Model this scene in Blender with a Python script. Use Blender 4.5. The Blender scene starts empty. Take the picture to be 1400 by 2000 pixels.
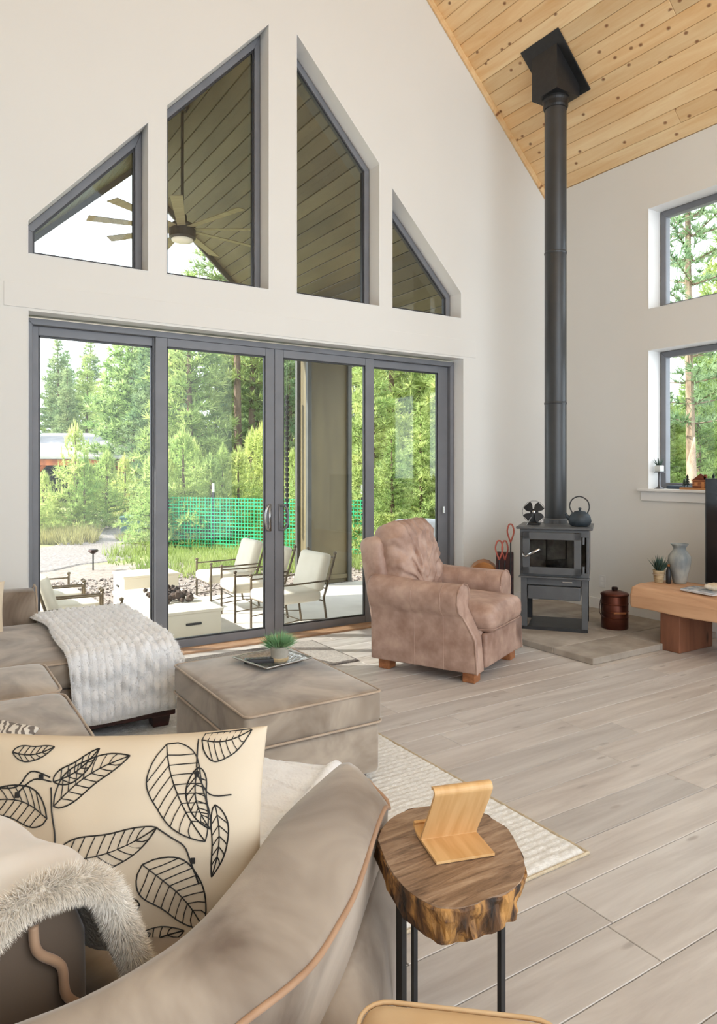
import bpy, bmesh, math, random
import numpy as np
from mathutils import Vector, Matrix, noise
R = math.radians
PI = math.pi
random.seed(7)
rng = np.random.default_rng(11)
C = bpy.context.scene.collection
sc = bpy.context.scene

# ---------------------------------------------------------------- camera, sky, sun, exposure
cam_d = bpy.data.cameras.new('camera')
cam = bpy.data.objects.new('camera', cam_d)
C.objects.link(cam)
cam.location = (0, 0, 1.42)
cam.rotation_euler = (R(90), 0, R(-32.364))
cam_d.sensor_fit = 'HORIZONTAL'
cam_d.sensor_width = 36
cam_d.lens = 36 * 1373.4 / 1400
cam_d.shift_y = -82.15 / 1400
cam_d.clip_start = 0.02
cam_d.clip_end = 300
sc.camera = cam

world = bpy.data.worlds.new('sky')
sc.world = world
world.use_nodes = True
bg = world.node_tree.nodes['Background']
bg.inputs[0].default_value = (0.84, 0.92, 1.0, 1)
bg.inputs[1].default_value = 2.3

sun_d = bpy.data.lights.new('sun', 'SUN')
sun_d.energy = 7.5
sun_d.angle = R(0.6)
sun_d.color = (1.0, 0.96, 0.89)
sun = bpy.data.objects.new('sun', sun_d)
C.objects.link(sun)
_to_sun = Vector((-0.85, 0.52, 0.70)).normalized()
sun.rotation_euler = _to_sun.to_track_quat('Z', 'Y').to_euler()

vs = sc.view_settings
vs.view_transform = 'Standard'
vs.look = 'None'
vs.exposure = 0.72
vs.gamma = 1.0
vs.use_curve_mapping = False
sc.cycles.use_denoising = True
sc.cycles.max_bounces = 6
sc.cycles.diffuse_bounces = 4
sc.cycles.glossy_bounces = 2
sc.cycles.transparent_max_bounces = 8
sc.cycles.use_adaptive_sampling = True
sc.cycles.adaptive_threshold = 0.04
sc.cycles.sample_clamp_indirect = 6

# ---------------------------------------------------------------- materials
def new_mat(name):
    m = bpy.data.materials.new(name)
    m.use_nodes = True
    nt = m.node_tree
    return m, nt, nt.nodes['Principled BSDF']

def ramp(nt, fac, stops):
    r = nt.nodes.new('ShaderNodeValToRGB')
    e = r.color_ramp.elements
    while len(e) < len(stops):
        e.new(0.5)
    for k, (p, c) in enumerate(stops):
        e[k].position = p
        e[k].color = (*c, 1) if len(c) == 3 else c
    nt.links.new(fac, r.inputs[0])
    return r.outputs[0]

def coords(nt, scale=(1, 1, 1), rand=True, rot=(0, 0, 0)):
    tc = nt.nodes.new('ShaderNodeTexCoord')
    mp = nt.nodes.new('ShaderNodeMapping')
    mp.inputs['Scale'].default_value = scale
    mp.inputs['Rotation'].default_value = rot
    nt.links.new(tc.outputs['Object'], mp.inputs[0])
    if rand:
        oi = nt.nodes.new('ShaderNodeObjectInfo')
        mu = nt.nodes.new('ShaderNodeMath')
        mu.operation = 'MULTIPLY'
        mu.inputs[1].default_value = 57.0
        nt.links.new(oi.outputs['Random'], mu.inputs[0])
        nt.links.new(mu.outputs[0], mp.inputs['Location'])
    return mp.outputs[0]

def noise_tex(nt, vec, scale, detail=4, rough=0.55, dist=0.0):
    n = nt.nodes.new('ShaderNodeTexNoise')
    n.inputs['Scale'].default_value = scale
    n.inputs['Detail'].default_value = detail
    n.inputs['Roughness'].default_value = rough
    n.inputs['Distortion'].default_value = dist
    nt.links.new(vec, n.inputs['Vector'])
    return n.outputs['Fac']

def bump(nt, bsdf, h, strength=0.2, dist=0.01):
    b = nt.nodes.new('ShaderNodeBump')
    b.inputs['Strength'].default_value = strength
    b.inputs['Distance'].default_value = dist
    nt.links.new(h, b.inputs['Height'])
    nt.links.new(b.outputs[0], bsdf.inputs['Normal'])

def mixc(nt, fac, a, b, mode='MIX'):
    m = nt.nodes.new('ShaderNodeMix')
    m.data_type = 'RGBA'
    m.blend_type = mode
    if isinstance(fac, float):
        m.inputs[0].default_value = fac
    else:
        nt.links.new(fac, m.inputs[0])
    for k, v in ((6, a), (7, b)):
        if isinstance(v, tuple):
            m.inputs[k].default_value = (*v, 1)
        else:
            nt.links.new(v, m.inputs[k])
    return m.outputs[2]

def srgb(r, g, b):
    f = lambda c: (c / 255 / 12.92) if c <= 10 else ((c / 255 + 0.055) / 1.055) ** 2.4
    return (f(r), f(g), f(b))

def mk(name, c1, c2=None, scale=8.0, rough=0.6, metal=0.0, bmp=0.0, bscale=None, sheen=0.0, spec=0.5, stretch=(1, 1, 1), bdist=0.01, detail=2, lo=0.35, hi=0.65, dist=0.0):
    m, nt, p = new_mat(name)
    v = coords(nt, stretch)
    f = noise_tex(nt, v, scale, detail, 0.55, dist)
    nt.links.new(ramp(nt, f, [(lo, c1), (hi, c2 or tuple(x * 0.88 for x in c1))]), p.inputs['Base Color'])
    p.inputs['Roughness'].default_value = rough
    p.inputs['Metallic'].default_value = metal
    p.inputs['Specular IOR Level'].default_value = spec
    if sheen:
        p.inputs['Sheen Weight'].default_value = sheen
        p.inputs['Sheen Roughness'].default_value = 0.45
    if bmp:
        bump(nt, p, noise_tex(nt, v, bscale or scale * 6, 1), bmp, bdist)
    return m

M = {}
M['wall'] = mk('wall_paint', (0.80, 0.785, 0.745), (0.79, 0.775, 0.735), 1.5, 0.75)
M['trim'] = mk('trim_paint', (0.86, 0.85, 0.83), (0.84, 0.83, 0.81), 2, 0.45)
M['frame'] = mk('grey_frame', srgb(126, 127, 132), srgb(118, 119, 124), 4, 0.42)
M['frame_dark'] = mk('dark_frame', srgb(52, 53, 56), srgb(46, 47, 50), 4, 0.4)
M['black'] = mk('black_metal', (0.012, 0.012, 0.013), (0.018, 0.018, 0.019), 20, 0.45)
M['stove'] = mk('stove_steel', (0.115, 0.120, 0.126), (0.10, 0.104, 0.11), 9, 0.45, metal=0.2)
M['stove_dark'] = mk('stove_dark', (0.03, 0.031, 0.034), (0.022, 0.023, 0.025), 9, 0.5)
M['chrome'] = mk('bright_steel', (0.62, 0.62, 0.62), (0.55, 0.55, 0.56), 12, 0.25, metal=1.0)
M['pipe'] = mk('pipe_black', (0.038, 0.041, 0.044), (0.032, 0.034, 0.037), 6, 0.38, spec=0.6)
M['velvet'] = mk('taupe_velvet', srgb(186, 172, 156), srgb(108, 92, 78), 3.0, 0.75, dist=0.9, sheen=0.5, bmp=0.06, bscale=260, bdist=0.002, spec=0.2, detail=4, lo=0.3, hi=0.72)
M['velvet_shaded'] = mk('shaded_taupe_velvet', srgb(104, 88, 74), srgb(84, 70, 58), 3.2, 0.85, sheen=0.3, spec=0.2, lo=0.3, hi=0.7)  # same sofa velvet, darkened: shadow is put into the colour
M['piping'] = mk('tan_piping', srgb(178, 142, 112), srgb(160, 124, 96), 12, 0.6, sheen=0.2)
M['piping_pale'] = mk('pale_piping', srgb(186, 166, 146), srgb(170, 150, 130), 12, 0.6, sheen=0.2)
M['leather'] = mk('worn_leather', srgb(198, 168, 152), srgb(152, 120, 105), 7.5, 0.5, bmp=0.12, bscale=70, bdist=0.003, detail=4, lo=0.3, hi=0.7)
M['leather_tan'] = mk('tan_leather', srgb(226, 198, 158), srgb(212, 178, 134), 7, 0.5, bmp=0.08, bscale=120, bdist=0.002)
M['leather_orange'] = mk('saddle_leather', srgb(166, 106, 44), srgb(130, 78, 30), 7, 0.5)
M['leather_red'] = mk('red_leather', srgb(190, 96, 78), srgb(150, 70, 56), 9, 0.5)
M['dark_wood'] = mk('dark_stained_wood', srgb(70, 36, 34), srgb(48, 24, 22), 8, 0.4, stretch=(1, 1, 5))
M['foot_wood'] = mk('orange_wood', srgb(176, 116, 74), srgb(146, 90, 54), 8, 0.4, stretch=(1, 4, 4))
M['fur_white'] = mk('white_fur', (0.93, 0.94, 0.96), (0.84, 0.83, 0.82), 9, 0.9, sheen=0.5, bmp=0.3, bscale=120, spec=0.1, lo=0.3, hi=0.75)
M['fleece_white'] = mk('white_fleece', (0.92, 0.92, 0.92), (0.86, 0.86, 0.87), 14, 0.9, sheen=0.4, bmp=0.35, bscale=90, spec=0.1)
M['fur_cream'] = mk('cream_fur', (0.93, 0.87, 0.78), (0.74, 0.64, 0.52), 7, 0.9, sheen=0.4, bmp=0.3, bscale=140, spec=0.1, lo=0.3, hi=0.72)
M['velour_white'] = mk('white_velour', (0.78, 0.73, 0.67), (0.70, 0.63, 0.56), 5, 0.7, sheen=0.4, spec=0.2)
M['pillow_cloth'] = mk('cream_cotton', srgb(226, 211, 188), srgb(212, 194, 168), 3, 0.8, bmp=0.1, bscale=300, bdist=0.001)
M['ink'] = mk('black_thread', (0.012, 0.012, 0.012), (0.02, 0.018, 0.016), 40, 0.7)
M['rug'] = mk('white_wool', (0.86, 0.85, 0.82), (0.74, 0.72, 0.68), 60, 0.95, bmp=0.5, bscale=240, bdist=0.006, spec=0.1)
M['rug_edge'] = mk('rug_binding', srgb(206, 190, 164), srgb(186, 168, 140), 50, 0.9)
M['mat_dark'] = mk('mat_charcoal', srgb(128, 120, 112), srgb(88, 82, 78), 70, 0.95, bmp=0.4, bscale=240)
M['mat_light'] = mk('mat_pale', srgb(186, 180, 172), srgb(160, 154, 148), 70, 0.95, bmp=0.4, bscale=240)
M['paver'] = mk('stone_paver', srgb(180, 170, 158), srgb(148, 138, 126), 4, 0.85, bmp=0.15, bscale=60, detail=4)
M['copper'] = mk('bronze_copper', srgb(110, 62, 48), srgb(84, 44, 34), 6, 0.38, metal=0.7)
M['copper_dark'] = mk('bronze_dark', srgb(66, 46, 40), srgb(52, 36, 32), 6, 0.4, metal=0.6)
M['ply'] = mk('bent_ply', srgb(224, 184, 130), srgb(208, 162, 106), 5, 0.45, stretch=(10, 1, 1))
M['iron'] = mk('cast_iron', srgb(50, 60, 68), srgb(40, 48, 54), 30, 0.55, bmp=0.1, bscale=200)
M['vase'] = mk('grey_glaze', srgb(176, 176, 168), srgb(122, 128, 130), 9, 0.6, bmp=0.1, bscale=40, detail=4, stretch=(1, 1, 0.5))
M['pot_raffia'] = mk('raffia_wrap', srgb(196, 176, 140), srgb(160, 138, 104), 12, 0.8, stretch=(1, 1, 4))
M['pot_cement'] = mk('cement_pot', srgb(196, 190, 180), srgb(170, 164, 152), 14, 0.8)
M['pot_white'] = mk('white_pot', srgb(224, 228, 224), srgb(214, 218, 214), 8, 0.5)
M['plant'] = mk('plant_green', srgb(92, 128, 84), srgb(60, 96, 62), 14, 0.6)
M['plant_pale'] = mk('plant_pale_green', srgb(156, 194, 146), srgb(112, 162, 112), 14, 0.6)
M['plant_grey'] = mk('plant_grey_green', srgb(74, 98, 86), srgb(52, 74, 64), 14, 0.6)
M['silver_tray'] = mk('hammered_silver', (0.62, 0.61, 0.58), (0.40, 0.38, 0.36), 60, 0.3, metal=0.85, bmp=0.8, bscale=90, bdist=0.004)
M['remote'] = mk('remote_black', (0.03, 0.032, 0.038), (0.04, 0.042, 0.05), 20, 0.3)
M['screen'] = mk('tv_screen', (0.008, 0.008, 0.009), (0.009, 0.009, 0.01), 3, 0.12)
M['paper'] = mk('paper', (0.82, 0.81, 0.79), (0.76, 0.75, 0.73), 30, 0.6)
M['mag_blue'] = mk('magazine_cover_blue', srgb(96, 122, 150), srgb(206, 206, 206), 16, 0.3, lo=0.42, hi=0.55)
M['mag_grey'] = mk('magazine_cover_grey', srgb(150, 140, 140), srgb(206, 198, 196), 13, 0.3, lo=0.42, hi=0.55)
M['shell'] = mk('shell', srgb(226, 214, 196), srgb(196, 176, 146), 24, 0.5, bmp=0.3, bscale=50)
M['shell_yellow'] = mk('shell_yellow', srgb(216, 194, 128), srgb(186, 160, 96), 24, 0.5)
M['candle_steel'] = mk('pewter', (0.16, 0.16, 0.17), (0.12, 0.12, 0.13), 12, 0.35, metal=0.8)
M['cabin_wood'] = mk('cabin_brown', srgb(128, 62, 28), srgb(98, 46, 22), 20, 0.6, stretch=(1, 1, 6))
M['cabin_line'] = mk('cabin_tan', srgb(206, 140, 84), srgb(190, 124, 70), 20, 0.6)
M['tree_cut'] = mk('dark_green_cutout', (0.018, 0.03, 0.024), (0.026, 0.04, 0.03), 20, 0.6)
M['slate'] = mk('slate_dish', srgb(52, 70, 88), srgb(40, 54, 70), 12, 0.4)
M['board_wood'] = mk('thin_board', srgb(186, 130, 72), srgb(160, 104, 54), 10, 0.5, stretch=(1, 1, 8))
M['plastic_white'] = mk('outlet_plastic', (0.80, 0.79, 0.77), (0.78, 0.77, 0.75), 6, 0.4)
M['brick_fire'] = mk('fire_brick', srgb(166, 160, 150), srgb(120, 114, 106), 10, 0.9, bmp=0.3, bscale=60)
M['ember'] = mk('charred_log', srgb(80, 80, 78), srgb(30, 30, 30), 24, 0.9, bmp=0.5, bscale=40)
M['threshold'] = mk('oak_threshold', srgb(188, 152, 120), srgb(160, 124, 92), 7, 0.5, stretch=(1, 8, 8))
# outdoors
M['concrete'] = mk('patio_concrete', (0.62, 0.58, 0.52), (0.54, 0.50, 0.45), 2.5, 0.85, bmp=0.1, bscale=60)
M['firepit'] = mk('cast_cream', (0.66, 0.60, 0.49), (0.62, 0.56, 0.45), 3, 0.8)
M['cushion_out'] = mk('cream_canvas', (0.74, 0.68, 0.57), (0.70, 0.64, 0.53), 6, 0.85)
M['bronze'] = mk('bronze_frame', srgb(112, 98, 78), srgb(86, 74, 60), 14, 0.45, metal=0.4)
M['stained'] = mk('stained_boards', srgb(104, 95, 68), srgb(66, 60, 42), 1.6, 0.5, bmp=0.15, bscale=30, detail=4, stretch=(1, 0.35, 1), lo=0.3, hi=0.7)
M['column'] = mk('column_brown', srgb(116, 104, 72), srgb(96, 86, 60), 3, 0.6, stretch=(1, 1, 0.2))
M['column_trim'] = mk('column_trim', srgb(78, 78, 72), srgb(66, 66, 60), 3, 0.5)
M['fan_blade'] = mk('fan_blade', srgb(150, 140, 112), srgb(130, 120, 94), 4, 0.5, stretch=(6, 1, 1))
M['lens'] = mk('frosted_lens', (0.85, 0.80, 0.70), (0.83, 0.78, 0.68), 4, 0.4)
M['net'] = mk('green_net', srgb(44, 190, 134), srgb(34, 168, 116), 6, 0.5)
M['lava'] = mk('lava_rock', srgb(168, 156, 148), srgb(112, 100, 94), 9, 0.95)
M['lava_dark'] = mk('lava_dark', srgb(78, 62, 52), srgb(46, 36, 30), 12, 0.95)
M['bark'] = mk('pine_bark', srgb(128, 106, 88), srgb(78, 60, 50), 6, 0.9, bmp=0.5, bscale=14, bdist=0.04, stretch=(1, 1, 0.3), detail=4)
M['bark_pale'] = mk('pale_bark', srgb(166, 146, 124), srgb(104, 86, 70), 5, 0.9, bmp=0.4, bscale=12, bdist=0.04, stretch=(1, 1, 0.4), detail=4)
M['roof_metal'] = mk('grey_metal_roof', srgb(138, 134, 138), srgb(124, 120, 124), 3, 0.6)
M['roof_pale'] = mk('pale_metal_roof', srgb(176, 172, 168), srgb(164, 160, 156), 3, 0.6)
M['cedar'] = mk('cedar_orange', srgb(190, 106, 52), srgb(154, 80, 38), 6, 0.6, stretch=(1, 1, 0.3))
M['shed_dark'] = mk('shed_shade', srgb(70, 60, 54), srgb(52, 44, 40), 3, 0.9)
M['util_green'] = mk('utility_green', srgb(74, 108, 104), srgb(64, 96, 92), 4, 0.5)
M['cover'] = mk('grill_cover', srgb(222, 222, 226), srgb(206, 206, 212), 4, 0.6)

def plank_mat(name, base, dark, grain_scale, knots, axis, rough=0.5, kcol=(0.1, 0.05, 0.02), vary=0.25, kscale=3.0, kstretch=2.2, keep=0.0, dims='3D'):
    m, nt, p = new_mat(name)
    st = [9.0, 9.0, 9.0]
    st[axis] = 0.9
    v = coords(nt, tuple(st))
    f = noise_tex(nt, v, grain_scale, 5, 0.62, 0.6)
    col = ramp(nt, f, [(0.32, base), (0.72, dark)])
    oi = nt.nodes.new('ShaderNodeObjectInfo')
    tint = ramp(nt, oi.outputs['Random'], [(0.0, (1 - vary,) * 3), (0.35, (1.0, 1 - vary * 0.25, 1 - vary * 0.5)), (0.7, (1, 1, 1)), (1.0, (1 - vary * 0.5, 1 - vary * 0.6, 1 - vary * 0.7))])
    col = mixc(nt, 1.0, col, tint, 'MULTIPLY')
    ks = [kscale * kstretch] * 3
    ks[axis] = kscale
    vk = coords(nt, tuple(ks))
    vo = nt.nodes.new('ShaderNodeTexVoronoi')
    vo.inputs['Scale'].default_value = 1.0
    nt.links.new(vk, vo.inputs['Vector'])
    vo.voronoi_dimensions = dims
    sep = nt.nodes.new('ShaderNodeSeparateColor')
    nt.links.new(vo.outputs['Color'], sep.inputs[0])
    gt = nt.nodes.new('ShaderNodeMath')
    gt.operation = 'GREATER_THAN'
    gt.inputs[1].default_value = keep
    nt.links.new(sep.outputs[0], gt.inputs[0])
    kf = ramp(nt, vo.outputs['Distance'], [(0.0, (1, 1, 1)), (knots, (0.75, 0.75, 0.75)), (knots * 1.9, (0, 0, 0))])
    mk_ = nt.nodes.new('ShaderNodeMath')
    mk_.operation = 'MULTIPLY'
    nt.links.new(kf, mk_.inputs[0])
    nt.links.new(gt.outputs[0], mk_.inputs[1])
    kf = mk_.outputs[0]
    col = mixc(nt, kf, col, kcol)
    nt.links.new(col, p.inputs['Base Color'])
    p.inputs['Roughness'].default_value = rough
    return m

M['floor'] = plank_mat('greige_oak', srgb(214, 209, 204), srgb(180, 172, 166), 1.3, 0.055, 0, 0.42, srgb(168, 159, 152), 0.12, 2.4, 3.4, 0.80, '2D')
M['pine'] = plank_mat('knotty_pine', srgb(252, 224, 176), srgb(234, 188, 130), 1.1, 0.085, 1, 0.5, srgb(126, 70, 32), 0.20, 7.0, 1.3, 0.80, '2D')
M['beam'] = plank_mat('fir_beam', srgb(214, 170, 132), srgb(182, 132, 94), 0.9, 0.07, 1, 0.6, srgb(84, 46, 26), 0.0, 1.6, 3.0)
M['beam_dark'] = plank_mat('fir_leg', srgb(142, 92, 66), srgb(100, 60, 42), 0.9, 0.06, 2, 0.6, srgb(60, 34, 20), 0.0, 2.0, 3.0)

def slab_mats():
    m, nt, p = new_mat('stump_top')
    v = coords(nt, (3, 22, 8), rot=(0, 0, R(20)))
    f = noise_tex(nt, v, 2.2, 8, 0.65, 0.8)
    c = ramp(nt, f, [(0.28, srgb(84, 62, 46)), (0.5, srgb(146, 118, 94)), (0.72, srgb(186, 160, 134))])
    nt.links.new(c, p.inputs['Base Color'])
    p.inputs['Roughness'].default_value = 0.5
    bump(nt, p, f, 0.4, 0.004)
    M['stump_top'] = m
    m, nt, p = new_mat('stump_bark')
    v = coords(nt, (9, 9, 1.6))
    f = noise_tex(nt, v, 3.0, 7, 0.6, 0.5)
    c = ramp(nt, f, [(0.36, srgb(34, 24, 18)), (0.5, srgb(104, 70, 38)), (0.64, srgb(190, 140, 78))])
    nt.links.new(c, p.inputs['Base Color'])
    p.inputs['Roughness'].default_value = 0.65
    bump(nt, p, f, 0.8, 0.012)
    M['stump_bark'] = m
slab_mats()

def glass_mat(name, tint=(0.97, 0.985, 0.98), refl=0.6):
    m = bpy.data.materials.new(name)
    m.use_nodes = True
    nt = m.node_tree
    nt.nodes.clear()
    out = nt.nodes.new('ShaderNodeOutputMaterial')
    mix = nt.nodes.new('ShaderNodeMixShader')
    tr = nt.nodes.new('ShaderNodeBsdfTransparent')
    gl = nt.nodes.new('ShaderNodeBsdfGlossy')
    fr = nt.nodes.new('ShaderNodeFresnel')
    mu = nt.nodes.new('ShaderNodeMath')
    mu.operation = 'MULTIPLY'
    mu.inputs[1].default_value = refl
    fr.inputs[0].default_value = 1.45
    tr.inputs[0].default_value = (*tint, 1)
    gl.inputs['Roughness'].default_value = 0.02
    nt.links.new(fr.outputs[0], mu.inputs[0])
    nt.links.new(mu.outputs[0], mix.inputs[0])
    nt.links.new(tr.outputs[0], mix.inputs[1])
    nt.links.new(gl.outputs[0], mix.inputs[2])
    nt.links.new(mix.outputs[0], out.inputs[0])
    return m
M['glass'] = glass_mat('window_glass')
M['stove_glass'] = glass_mat('stove_glass', (0.8, 0.8, 0.8), 1.0)

def leaf_mat(name, c1, c2, trans, scale=0.9):
    m = bpy.data.materials.new(name)
    m.use_nodes = True
    nt = m.node_tree
    p = nt.nodes['Principled BSDF']
    out = nt.nodes['Material Output']
    v = coords(nt)
    f = noise_tex(nt, v, scale, 1, 0.6)
    col = ramp(nt, f, [(0.3, c1), (0.7, c2)])
    oi = nt.nodes.new('ShaderNodeObjectInfo')
    col = mixc(nt, 1.0, col, ramp(nt, oi.outputs['Random'], [(0, (0.75, 0.85, 0.8)), (1, (1.12, 1.05, 0.95))]), 'MULTIPLY')
    nt.links.new(col, p.inputs['Base Color'])
    p.inputs['Roughness'].default_value = 0.6
    tl = nt.nodes.new('ShaderNodeBsdfTranslucent')
    nt.links.new(col, tl.inputs[0])
    mx = nt.nodes.new('ShaderNodeMixShader')
    mx.inputs[0].default_value = trans
    nt.links.new(p.outputs[0], mx.inputs[1])
    nt.links.new(tl.outputs[0], mx.inputs[2])
    nt.links.new(mx.outputs[0], out.inputs[0])
    return m
M['needle'] = leaf_mat('pine_needles', srgb(196, 206, 138), srgb(138, 164, 100), 0.55)
M['needle_dark'] = leaf_mat('dark_needles', srgb(172, 186, 140), srgb(116, 142, 104), 0.5)
M['needle_young'] = leaf_mat('young_needles', srgb(212, 216, 146), srgb(168, 188, 112), 0.55)
M['grass'] = leaf_mat('grass_green', srgb(164, 176, 112), srgb(124, 146, 80), 0.45)
M['grass_dry'] = leaf_mat('grass_dry', srgb(188, 178, 126), srgb(160, 146, 98), 0.4)

def ground_mat():
    m, nt, p = new_mat('yard_ground')
    v = coords(nt, rand=False)
    big = noise_tex(nt, v, 0.35, 4)
    fine = noise_tex(nt, v, 22, 6, 0.7)
    gravel = ramp(nt, fine, [(0.3, srgb(110, 96, 88)), (0.7, srgb(166, 154, 144))])
    grass = ramp(nt, fine, [(0.3, srgb(128, 134, 84)), (0.7, srgb(164, 162, 112))])
    sp = nt.nodes.new('ShaderNodeSeparateXYZ')
    nt.links.new(v, sp.inputs[0])
    a = nt.nodes.new('ShaderNodeMath'); a.operation = 'MULTIPLY_ADD'
    a.inputs[1].default_value = 0.55
    nt.links.new(sp.outputs['X'], a.inputs[0])
    nt.links.new(sp.outputs['Y'], a.inputs[2])
    mr = nt.nodes.new('ShaderNodeMapRange')
    mr.inputs['From Min'].default_value = 13.2
    mr.inputs['From Max'].default_value = 15.2
    nt.links.new(a.outputs[0], mr.inputs[0])
    ad = nt.nodes.new('ShaderNodeMath'); ad.operation = 'ADD'
    nt.links.new(mr.outputs[0], ad.inputs[0]); nt.links.new(big, ad.inputs[1])
    k = ramp(nt, ad.outputs[0], [(0.75, (0, 0, 0)), (0.95, (1, 1, 1))])
    nt.links.new(mixc(nt, k, gravel, grass), p.inputs['Base Color'])
    p.inputs['Roughness'].default_value = 0.95
    bump(nt, p, fine, 0.6, 0.03)
    M['ground'] = m
ground_mat()
M['path'] = mk('path_gravel', srgb(140, 132, 128), srgb(108, 100, 96), 24, 0.95, bmp=0.4, bscale=60)

# ---------------------------------------------------------------- geometry helpers
def link(name, me, mat=None, parent=None, loc=None, rot=None, smooth=False):
    o = bpy.data.objects.new(name, me)
    C.objects.link(o)
    if mat is not None and len(me.materials) == 0:
        me.materials.append(M[mat] if isinstance(mat, str) else mat)
    if smooth:
        me.shade_smooth()
    if parent is not None:
        o.parent = parent
    if loc is not None:
        o.location = loc
    if rot is not None:
        o.rotation_euler = rot
    return o

class MB:
    """collects verts and faces of one mesh"""
    def __init__(s):
        s.v = []
        s.f = []
    def add(s, v, f, mtx=None):
        k = len(s.v)
        if mtx is not None:
            v = [tuple(mtx @ Vector(p)) for p in v]
        s.v.extend(v)
        s.f.extend([tuple(i + k for i in q) for q in f])
        return s
    def box(s, x0, x1, y0, y1, z0, z1, mtx=None):
        v = [(x, y, z) for z in (z0, z1) for y in (y0, y1) for x in (x0, x1)]
        return s.add(v, [(0, 2, 3, 1), (4, 5, 7, 6), (0, 1, 5, 4), (2, 6, 7, 3), (0, 4, 6, 2), (1, 3, 7, 5)], mtx)
    def rbox(s, sx, sy, sz, r, at=(0, 0, 0), mtx=None, puff=0.0, m=4):
        v, f = rbox_data(sx, sy, sz, r, puff, m)
        v = [(a + at[0], b + at[1], c + at[2]) for a, b, c in v]
        return s.add(v, f, mtx)
    def tube(s, path, r, n=8, closed=False, mtx=None):
        v, f = tube_data(path, r, n, closed)
        return s.add(v, f, mtx)
    def lathe(s, prof, n=24, at=(0, 0, 0), mtx=None):
        v, f = lathe_data(prof, n)
        v = [(a + at[0], b + at[1], c + at[2]) for a, b, c in v]
        return s.add(v, f, mtx)
    def prism(s, poly, z0, z1, mtx=None):
        n = len(poly)
        v = [(x, y, z0) for x, y in poly] + [(x, y, z1) for x, y in poly]
        f = [tuple(range(n - 1, -1, -1)), tuple(range(n, 2 * n))] + [(i, (i + 1) % n, n + (i + 1) % n, n + i) for i in range(n)]
        return s.add(v, f, mtx)
    def mesh(s, name):
        me = bpy.data.meshes.new(name)
        me.from_pydata([tuple(p) for p in s.v], [], s.f)
        bm = bmesh.new()
        bm.from_mesh(me)
        bmesh.ops.recalc_face_normals(bm, faces=bm.faces)
        bm.to_mesh(me)
        bm.free()
        return me
    def build(s, name, mat, parent=None, loc=None, rot=None, smooth=False, bevel=0.0, seg=2):
        o = link(name, s.mesh(name), mat, parent, loc, rot, smooth)
        if bevel:
            b = o.modifiers.new('bevel', 'BEVEL')
            b.width = bevel
            b.segments = seg
            b.limit_method = 'ANGLE'
            b.angle_limit = R(40)
        return o

def rbox_data(sx, sy, sz, r, puff=0.0, m=4):
    h = (sx / 2, sy / 2, sz / 2)
    r = min(r, *[x * 0.98 for x in h])
    def ax(a):
        inner = a - r
        L = [-a, -a + r * 0.22, -a + r * 0.55, -inner]
        for k in range(1, m):
            L.append(-inner + 2 * inner * k / m)
        return L + [inner, a - r * 0.55, a - r * 0.22, a]
    A = [ax(a) for a in h]
    idx, V, F = {}, [], []
    def pt(q):
        key = tuple(round(c, 5) for c in q)
        if key in idx:
            return idx[key]
        c = Vector([max(-(h[i] - r), min(h[i] - r, q[i])) for i in range(3)])
        d = Vector(q) - c
        p = c + d.normalized() * r if d.length > 1e-9 else c
        if puff:
            u = max(0.0, 1 - (q[0] / h[0]) ** 2) ** 0.7
            w = max(0.0, 1 - (q[1] / h[1]) ** 2) ** 0.7
            p.z += puff * u * w * (p.z / h[2])
        V.append((p.x, p.y, p.z + h[2]))
        idx[key] = len(V) - 1
        return idx[key]
    for d in range(3):
        a, b = [i for i in range(3) if i != d]
        for sgn in (-1, 1):
            for i in range(len(A[a]) - 1):
                for j in range(len(A[b]) - 1):
                    q = []
                    for (ii, jj) in ((i, j), (i + 1, j), (i + 1, j + 1), (i, j + 1)):
                        t = [0, 0, 0]
                        t[d] = sgn * h[d]
                        t[a] = A[a][ii]
                        t[b] = A[b][jj]
                        q.append(pt(t))
                    F.append(tuple(q))
    return V, F

def tube_data(path, r, n=8, closed=False):
    P = [Vector(p) for p in path]
    k = len(P)
    rad = r if isinstance(r, (list, tuple)) else [r] * k
    V, F = [], []
    up = None
    for i in range(k):
        if closed:
            t = (P[(i + 1) % k] - P[i - 1])
        else:
            t = (P[min(i + 1, k - 1)] - P[max(i - 1, 0)])
        t.normalize()
        if up is None:
            up = Vector((0, 0, 1)) if abs(t.z) < 0.9 else Vector((1, 0, 0))
        side = t.cross(up)
        if side.length < 1e-6:
            side = t.cross(Vector((0.3, 1, 0.2)))
        side.normalize()
        up = side.cross(t).normalized()
        for j in range(n):
            a = 2 * PI * j / n
            V.append(tuple(P[i] + rad[i] * (math.cos(a) * side + math.sin(a) * up)))
    for i in range(k if closed else k - 1):
        for j in range(n):
            a, b = i * n + j, i * n + (j + 1) % n
            c, d = ((i + 1) % k) * n + (j + 1) % n, ((i + 1) % k) * n + j
            F.append((a, b, c, d))
    if not closed:
        F.append(tuple(range(n - 1, -1, -1)))
        F.append(tuple(range((k - 1) * n, k * n)))
    return V, F

def lathe_data(prof, n=24):
    V, F = [], []
    for (r, z) in prof:
        for j in range(n):
            a = 2 * PI * j / n
            V.append((max(r, 1e-4) * math.cos(a), max(r, 1e-4) * math.sin(a), z))
    for i in range(len(prof) - 1):
        for j in range(n):
            F.append((i * n + j, i * n + (j + 1) % n, (i + 1) * n + (j + 1) % n, (i + 1) * n + j))
    F.append(tuple(range(n - 1, -1, -1)))
    F.append(tuple(range((len(prof) - 1) * n, len(prof) * n)))
    return V, F

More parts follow.
